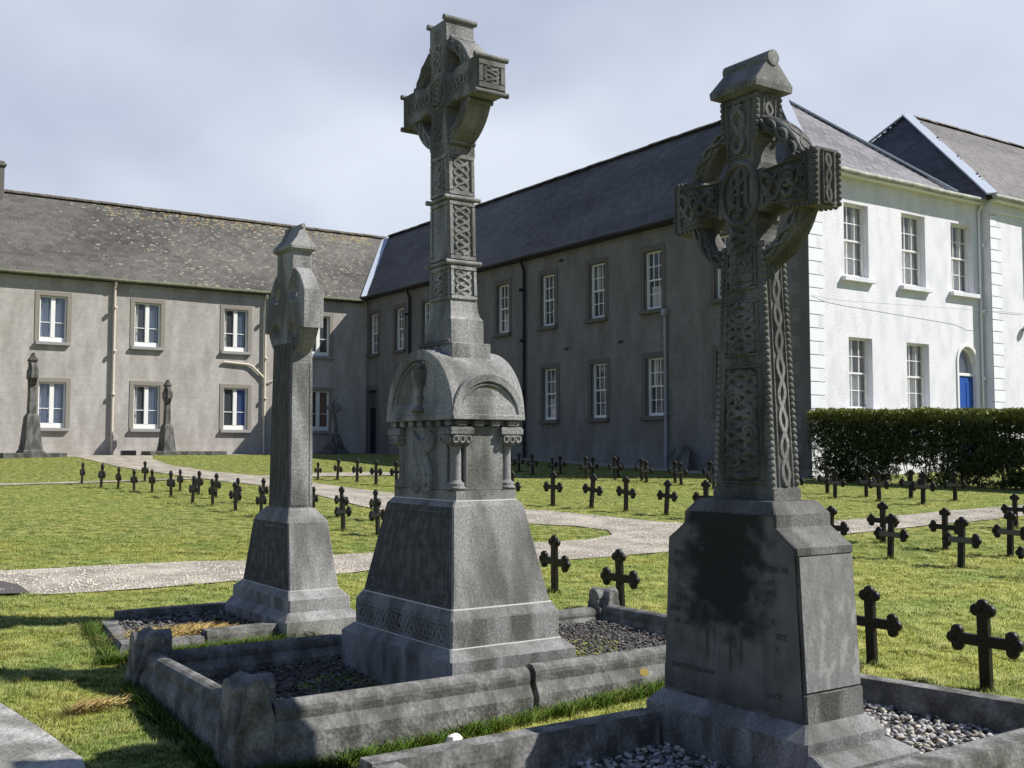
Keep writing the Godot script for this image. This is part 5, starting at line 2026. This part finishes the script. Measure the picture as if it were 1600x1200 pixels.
func iron_crosses() -> void:
	var plain := make_cross(false)
	var plated := make_cross(true)
	var grp := "black iron grave crosses on the lawn"
	var lone := [["iron_cross", 6.72, -4.24, 0.61, 0.0, "nearest black iron cross at the right, beyond the stained monument's kerb"], ["iron_cross", 6.66, -5.10, 0.58, 0.0, "black iron cross just behind the right edge of the stained monument"], ["iron_cross", 6.50, -7.73, 0.58, 0.0, "black iron cross behind the knobbed corner post of the middle plot"], ["iron_cross", 6.66, -8.97, 0.59, 0.05, "black iron cross leaning beside the lit flank of the tallest monument"]]
	for q in lone:
		set_cross(plain, q[1], q[2], q[3], q[4], q[5], grp)
	var rows := [
		["in the plated row right of the stained monument", true, [[11.77, -8.71, 0.58, 0.02], [11.80, -7.74, 0.61, 0.0], [13.21, -7.96, 0.60, 0.02], [11.62, -6.73, 0.50, 0.0]]],
		["in the unplated row behind the plated crosses", false, [[11.51, -9.44, 0.63, 0.0], [12.93, -9.68, 0.59, 0.02], [13.06, -8.79, 0.57, 0.02], [15.99, -9.53, 0.54, 0.0]]],
		["in the double row before the hedge", true, [[18.03, -15.71, 0.59, 0.0], [19.25, -15.84, 0.62, 0.0], [18.27, -14.84, 0.59, 0.0], [19.13, -14.72, 0.60, 0.0], [18.27, -13.75, 0.63, 0.0], [19.42, -13.84, 0.61, 0.0], [18.28, -12.76, 0.64, 0.0], [19.68, -13.0, 0.59, 0.0]]],
		["along the gravel between the two tallest monuments", false, [[11.77, -17.20, 0.65, 0.0], [12.22, -16.51, 0.67, 0.01], [12.44, -15.63, 0.64, 0.09], [12.51, -14.73, 0.64, 0.08], [12.73, -13.93, 0.61, 0.04], [12.85, -13.08, 0.66, 0.0]]],
		["in the double row below the dark wing", true, [[17.99, -26.42, 0.55, -0.03], [18.68, -26.96, 0.56, 0.0], [18.23, -25.60, 0.61, 0.0], [18.86, -25.48, 0.49, -0.03], [19.05, -25.36, 0.54, 0.0], [18.28, -23.17, 0.64, -0.02], [19.12, -23.98, 0.56, 0.06], [18.59, -22.33, 0.65, 0.0], [19.35, -23.11, 0.59, 0.0], [19.01, -21.73, 0.61, 0.0], [18.60, -21.08, 0.59, 0.0], [19.21, -20.67, 0.59, 0.0], [18.69, -19.89, 0.60, -0.05], [19.38, -19.58, 0.61, 0.0], [18.26, -18.34, 0.56, 0.0]]],
		["beyond the gravel behind the plain ringed monument", false, [[12.16, -27.04, 0.48, 0.0], [12.51, -26.58, 0.58, 0.08], [12.49, -25.36, 0.63, 0.02], [12.49, -24.29, 0.63, 0.02], [12.68, -23.56, 0.64, 0.0]]],
		["in the cluster beside the plain ringed monument", true, [[7.95, -17.85, 0.45, 0.0], [8.0, -16.83, 0.52, 0.04], [7.27, -15.22, 0.54, -0.06], [8.26, -16.11, 0.51, -0.05], [7.44, -14.40, 0.55, -0.10]]],
		["in the front row on the left lawn", false, [[6.48, -28.72, 0.55, -0.02], [6.54, -27.03, 0.59, 0.0], [6.79, -26.44, 0.52, 0.04], [6.80, -25.11, 0.51, -0.02], [7.08, -24.67, 0.53, 0.0], [6.97, -22.91, 0.57, 0.0], [6.75, -20.83, 0.55, -0.04], [6.91, -20.13, 0.52, 0.0], [6.81, -18.63, 0.53, 0.04], [6.91, -17.67, 0.50, -0.05]]],
		["in the back row on the left lawn", false, [[8.09, -28.87, 0.55, 0.02], [7.73, -24.74, 0.51, 0.0], [7.67, -23.27, 0.53, 0.02], [7.65, -22.10, 0.52, 0.03], [7.57, -20.65, 0.50, 0.03], [7.88, -20.05, 0.50, 0.0]]],
	]
	for row in rows:
		for i in row[2].size():
			var q: Array = row[2][i]
			set_cross(plated if row[1] else plain, q[0], q[1], q[2], q[3], "%s iron cross from the left %s" % [ORD[i], row[0]], grp)
	plain.free()
	plated.free()


func set_cross(proto: Node3D, x: float, z: float, h: float, tilt: float, label: String, grp: String) -> void:
	var o: Node3D = proto.duplicate()
	o.name = numbered("iron_cross")
	add_child(o)
	var k := h / 0.61
	o.position = Vector3(x, ground_y(x, z) - 0.005, z)
	cross_feet.append(o.position)
	o.rotation = Vector3(tilt, rng.randf_range(-0.09, 0.09), rng.randf_range(-0.06, 0.06))
	o.scale = Vector3.ONE * k
	tag(o, label, "iron cross", grp)


# ---------------------------------------------------------------- crosses along the wall
func wall_monuments() -> void:
	for q in [[8.28, -45.2, 1.45, 1.0, "tall weathered Celtic cross standing before the far left window"], [13.52, -45.2, 1.48, 0.78, "shorter Celtic cross before the wall, right of the second lower window"]]:
		var t := thing("wall_cross", q[4], "monument", Vector3(q[0], q[2], q[1]), "crosses along the grey wing")
		var k: float = q[3]
		t.scale = Vector3.ONE * k
		plain_cross(t, M.stone_dark, [[-0.1, 0.40, 0.75], [0.20, 0.40, 0.75], [0.28, 0.33, 0.66], [0.45, 0.32, 0.62]], [[0.45, 0.30, 0.60], [1.55, 0.22, 0.40], [1.68, 0.15, 0.28]], [[1.66, 0.13, 0.26], [2.9, 0.115, 0.21]], 3.22, 0.50, 0.18, 3.72, 0.19, 0.13, 0.30)
	var t2 := thing("wall_cross", "small slender cross in the shaded corner beside the dark door", "monument", Vector3(21.2, 1.52, -45.4), "crosses along the grey wing")
	var s := S()
	stack(s, [[-0.1, 0.52, 0.52], [0.12, 0.52, 0.52], [0.16, 0.48, 0.48], [0.18, 0.42, 0.42], [0.34, 0.40, 0.40]], 0.01)
	put("base_step", s, M.stone_dark, t2)
	s = S()
	stack(s, [[0.34, 0.34, 0.34], [0.85, 0.22, 0.22], [0.95, 0.16, 0.16]], 0.01)
	put("die", s, M.stone_dark, t2)
	s = S()
	ext(s, cross_poly(2.12, 0.36, 0.09, 0.085, 0.94, 0.13, 2.62, 0.085, 0.085, 0.17, 0.08), -0.08, 0.08, 0.01, Transform3D())
	arc_ring(s, Vector2(0, 2.12), 0.20, 0.27, -0.05, 0.05, 0, TAU, 32, Transform3D(), 0.006)
	put("cross_head", s, M.stone_pale, t2)


# ---------------------------------------------------------------- hedge
func hedge() -> void:
	var A := Vector3(22.75, 0, -19.35)
	var Bp := Vector3(25.2, 0, -8.0)
	var t := thing("hedge", "clipped dark green hedge in front of the white house", "hedge", Vector3(23.6, 0.85, -15.0))
	var along := (Bp - A)
	var L := along.length()
	var u := along / L
	var back := Vector3(-u.z, 0, u.x)
	if back.x < 0:
		back = -back
	var m := S()
	for q in [[0.0, 0.5], [1.3, 0.2], [2.6, 0.9], [3.9, -0.1], [5.2, 0.45]]:
		var d := Vector3(cos(q[0]), q[1], sin(q[0])).normalized()
		var x := d.cross(Vector3.UP).normalized()
		var n := x.cross(d)
		quad(m, d * 0.1, d * 0.55 + x * 0.26 + n * 0.05, d * 1.0, d * 0.55 - x * 0.26 + n * 0.05)
	m.set_material(M.leaf)
	var mesh := m.commit()
	var trs: Array[Transform3D] = []
	var cols := PackedColorArray()
	var f := FastNoiseLite.new()
	f.seed = 3
	f.frequency = 0.6
	f.fractal_octaves = 3
	for i in 62000:
		var a := rng.randf()
		var h := rng.randf()
		var w := pow(rng.randf(), 1.5)
		var top := 1.80 + 0.05 * f.get_noise_2d(a * 40.0, 5.0)
		if i % 4 == 0:
			h = 1.0 - 0.10 * rng.randf()
			w = rng.randf()
		var p := A + u * (a * L) + back * (w * 1.25 + 0.07 * f.get_noise_2d(a * 30.0, h * 9.0))
		# thin places low down let the light through
		if h < 0.72 and f.get_noise_3d(p.z * 1.6, h * 3.2, 2.0) > 0.22 and rng.randf() < 0.85:
			continue
		if a > 0.17 and a < 0.245 and h < 0.26 and rng.randf() < 0.95:
			continue
		p.y = ground_y(p.x, p.z) + 0.03 + top * h + (0.06 * rng.randf() if h > 0.95 else 0.0)
		var q := rng.randf_range(0.045, 0.085)
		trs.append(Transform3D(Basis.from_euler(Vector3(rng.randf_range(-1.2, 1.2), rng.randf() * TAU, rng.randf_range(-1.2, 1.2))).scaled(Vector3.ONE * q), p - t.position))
		var g := rng.randf_range(0.7, 1.3)
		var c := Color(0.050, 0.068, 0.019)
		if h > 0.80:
			c = c.lerp(Color(0.30, 0.30, 0.075), clampf((h - 0.80) * 6.0, 0, 1) * rng.randf_range(0.4, 1.0))  # paler top leaves: new growth, plus light through them painted in
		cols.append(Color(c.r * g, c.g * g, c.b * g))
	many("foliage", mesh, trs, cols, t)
	for i in 26:
		var s := S()
		var a := (i + rng.randf_range(0.1, 0.9)) / 26.0
		var p := A + u * (a * L) + back * rng.randf_range(0.45, 0.8)
		p.y = ground_y(p.x, p.z)
		for e in 4:
			var d := Vector3(rng.randf_range(-0.3, 0.3), 1.0, rng.randf_range(-0.3, 0.3))
			tube(s, [p, p + d * 0.5, p + d * 1.0 + Vector3(0.1, 0.4, 0)], 0.012, 5)
		put("stem", s, M.twig, t, -t.position)


# ---------------------------------------------------------------- grass
func tuft_mesh(n: int, tall: float, wide: float, seed_: int) -> ArrayMesh:
	var g := RandomNumberGenerator.new()
	g.seed = seed_
	var s := S()
	for i in n:
		var a := g.randf() * TAU
		var b := Vector3(cos(a), 0, sin(a)) * g.randf() * 0.030
		var d := Vector3(cos(a + g.randf_range(-1, 1)), 0, sin(a + g.randf_range(-1, 1)))
		var x := d.cross(Vector3.UP) * wide
		var h := tall * g.randf_range(0.55, 1.1)
		var bend := g.randf_range(0.25, 1.0) * h
		var p0 := b
		var p1 := b + Vector3(0, h * 0.6, 0) + d * bend * 0.35
		var p2 := b + Vector3(0, h, 0) + d * bend
		var nn := (Vector3.UP * 1.2 + d * 0.25).normalized()
		for q in [[p0 - x, p1 - x * 0.7, p0 + x], [p0 + x, p1 - x * 0.7, p1 + x * 0.7], [p1 - x * 0.7, p2, p1 + x * 0.7]]:
			for v in q:
				s.set_normal(nn)
				s.add_vertex(v)
	s.set_material(M.blade)
	return s.commit()


func grass() -> void:
	var right := Vector3(0.8256, 0, 0.5642)
	var meshes := [tuft_mesh(9, 0.036, 0.0018, 1), tuft_mesh(9, 0.030, 0.0018, 2), tuft_mesh(11, 0.052, 0.0018, 3)]
	var trs: Array = [[], [], []]
	var cols: Array = [PackedColorArray(), PackedColorArray(), PackedColorArray()]
	var f := FastNoiseLite.new()
	f.seed = 61
	f.frequency = 0.28
	f.fractal_octaves = 4
	var boxes := []
	for k in keep_out:
		var lo := Vector2(1e9, 1e9)
		var hi := -lo
		for p in k:
			lo = lo.min(p)
			hi = hi.max(p)
		boxes.append(Rect2(lo, hi - lo))
	for zone in [[4.2, 9.5, 155000, 0.9], [9.5, 16.0, 155000, 1.0], [16.0, 28.0, 175000, 1.2], [28.0, 44.5, 95000, 1.5]]:
		for i in int(zone[2]):
			var d := sqrt(rng.randf_range(zone[0] * zone[0], zone[1] * zone[1]))
			var r := rng.randf_range(-0.62, 0.84) * d
			var p: Vector3 = HEAD * d + right * r
			if p.x > 23.2 or p.z < -44.6:
				continue
			var xz := Vector2(p.x, p.z)
			var edge := Vector2(f.get_noise_2d(p.x * 14.0, p.z * 14.0), f.get_noise_2d(p.z * 14.0, p.x * 14.0 + 40.0)) * 0.16
			var bad := false
			for k in keep_out.size():
				if boxes[k].has_point(xz) and Geometry2D.is_point_in_polygon(xz + edge if k < 4 else xz, keep_out[k]):
					bad = true
					break
			if bad:
				continue
			p.y = ground_y(p.x, p.z) - 0.004
			var n := f.get_noise_2d(p.x * 2.0, p.z * 2.0)
			var n2 := f.get_noise_2d(p.x * 9.0 + 50.0, p.z * 9.0)
			var moss := Color(0.34, 0.36, 0.085)
			var green := Color(0.225, 0.30, 0.075)
			var straw := Color(0.46, 0.42, 0.19)
			var c := moss.lerp(green, clampf(0.5 + 1.3 * n, 0, 1))
			c = c.lerp(straw, clampf(0.55 * n2 + 0.2 * rng.randf() + 0.04, 0, 0.7))
			var v := rng.randf_range(1.06, 1.32)
			var q: float = zone[3] * rng.randf_range(0.7, 1.25) * (1.0 + 0.5 * clampf(n2, -0.3, 1))
			var hgt := 0.62 if zone[0] > 15.0 else 1.0
			var kind := 0 if rng.randf() < 0.5 else 1
			if n2 > 0.30 and rng.randf() < 0.4:
				kind = 2
			trs[kind].append(Transform3D(Basis.from_euler(Vector3(rng.randf_range(-0.15, 0.15), rng.randf() * TAU, rng.randf_range(-0.15, 0.15))).scaled_local(Vector3(q, q * hgt * (0.7 if zone[0] > 9 else 0.85), q)), p))
			cols[kind].append(Color(c.r * v, c.g * v, c.b * v))
	# longer grass hugging the kerbs
	for e in [[2.0, -5.46, 6.2, -5.44, 900], [2.02, -7.5, 2.02, -5.6, 420], [2.0, -8.22, 3.7, -8.22, 420], [2.1, -7.66, 3.6, -7.64, 250], [2.12, -8.3, 2.3, -9.8, 200], [2.2, -4.60, 4.2, -4.62, 500], [5.95, -4.5, 6.1, -2.9, 250], [6.3, -7.7, 6.3, -5.5, 150]]:
		for i in int(e[4]):
			var w := rng.randf()
			var p := Vector3(lerpf(e[0], e[2], w) + rng.randf_range(-0.05, 0.05), 0, lerpf(e[1], e[3], w) + rng.randf_range(-0.05, 0.05))
			p.y = ground_y(p.x, p.z)
			var q := rng.randf_range(0.9, 1.9)
			trs[2].append(Transform3D(Basis(Vector3.UP, rng.randf() * TAU).scaled(Vector3(q, q, q)), p))
			var v := rng.randf_range(0.7, 1.2)
			var c := Color(0.09, 0.16, 0.022).lerp(Color(0.28, 0.25, 0.08), 0.5 if rng.randf() < 0.2 else 0.0)
			cols[2].append(Color(c.r * v, c.g * v, c.b * v))
	# unmown tufts at the foot of each iron cross
	for c0 in cross_feet:
		for i in 26:
			var p: Vector3 = c0 + Vector3(rng.randfn(0.0, 0.06), 0, rng.randfn(0.0, 0.09))
			p.y = ground_y(p.x, p.z)
			var q := rng.randf_range(0.6, 1.35)
			trs[2].append(Transform3D(Basis(Vector3.UP, rng.randf() * TAU).scaled(Vector3(q, q, q)), p))
			var v := rng.randf_range(0.75, 1.15)
			var c := Color(0.20, 0.25, 0.06).lerp(Color(0.36, 0.31, 0.13), 0.7 if rng.randf() < 0.35 else 0.1)
			cols[2].append(Color(c.r * v, c.g * v, c.b * v))
	for k in 3:
		var list: Array[Transform3D] = []
		list.assign(trs[k])
		tag(many("grass", meshes[k], list, cols[k]), ["short mossy grass blades covering the lawns", "fine short grass blades scattered between the moss", "longer grass tufts along kerbs and in patches"][k], "grass")


func small_things() -> void:
	# white stone in the strip of grass
	var s := S()
	var f := FastNoiseLite.new()
	f.seed = 8
	f.frequency = 9.0
	var rows := []
	for i in 8:
		var a := -PI / 2 + PI * i / 7.0
		var r := []
		for k in 12:
			var b := TAU * k / 12.0
			var d := Vector3(cos(a) * sin(b), sin(a), cos(a) * cos(b))
			r.append(d * Vector3(0.05, 0.036, 0.04) * (1.0 + 0.35 * f.get_noise_3dv(d)) + Vector3(0, 0.012, 0))
		rows.append(r)
	loft(s, rows, false)
	tag(put("white_stone", s, M.white_stone, self, Vector3(3.26, ground_y(3.26, -5.36) + 0.03, -5.36)), "small broken white stone in the grass by the kerb", "stone")
	# straw on the left plot and in the grass
	var g := tuft_mesh(10, 0.10, 0.0022, 9)
	var trs: Array[Transform3D] = []
	var cols := PackedColorArray()
	for e in [[2.72, -8.72, 0.42, 0.16, 420, 0.235], [1.72, -7.15, 0.16, 0.05, 70, -1.0], [2.45, -8.55, 0.15, 0.1, 80, 0.22]]:
		for i in int(e[4]):
			var p := Vector3(e[0] + rng.randfn(0, 0.5) * e[2], 0, e[1] + rng.randfn(0, 0.5) * e[3])
			p.y = (e[5] if e[5] > 0 else ground_y(p.x, p.z)) + 0.02
			trs.append(Transform3D(Basis.from_euler(Vector3(rng.randf_range(0.9, 1.6), rng.randf() * TAU, 0)), p))
			var v := rng.randf_range(0.7, 1.2)
			cols.append(Color(0.50 * v, 0.37 * v, 0.15 * v))
	tag(many("straw", g, trs, cols), "dry straw lying on the sunken plot and in the grass", "straw")
	# box and slabs by the wall
	var b := S()
	box(b, Vector3(0, 0.09, 0), Vector3(0.52, 0.24, 0.40), 0.015)
	tag(put("stone_trough", b, M.black_iron, self, Vector3(11.85, ground_y(11.85, -44.7), -44.7)), "low dark trough at the foot of the grey wall", "trough")
	for q in [[8.3, -44.95, 2.3, "long low stone plinth under the tall cross by the wall"], [14.2, -44.95, 3.2, "long low stone plinth under the shorter cross by the wall"]]:
		var p := S()
		box(p, Vector3(0, 0.02, 0), Vector3(q[2], 0.30, 1.3), 0.02)
		tag(put("stone_plinth", p, M.stone_dark, self, Vector3(q[0], ground_y(q[0], q[1]), q[1])), q[3], "plinth")
	var l := S()
	var pr := PackedVector2Array([Vector2(-0.42, 0), Vector2(0.42, 0), Vector2(0.42, 0.62), Vector2(0.22, 0.80), Vector2(-0.22, 0.80), Vector2(-0.42, 0.62)])
	ext(l, pr, -0.04, 0.04, 0.01, Transform3D(Basis(Vector3(0, 0, 1), Vector3(0.2, 0.98, 0), Vector3(-0.98, 0.2, 0)), Vector3.ZERO))
	tag(put("leaning_slab", l, M.stone_dark, self, Vector3(23.0, ground_y(23.0, -24.6), -24.6)), "grey stone slab leaning on the dark wing by the grey pipe", "slab")
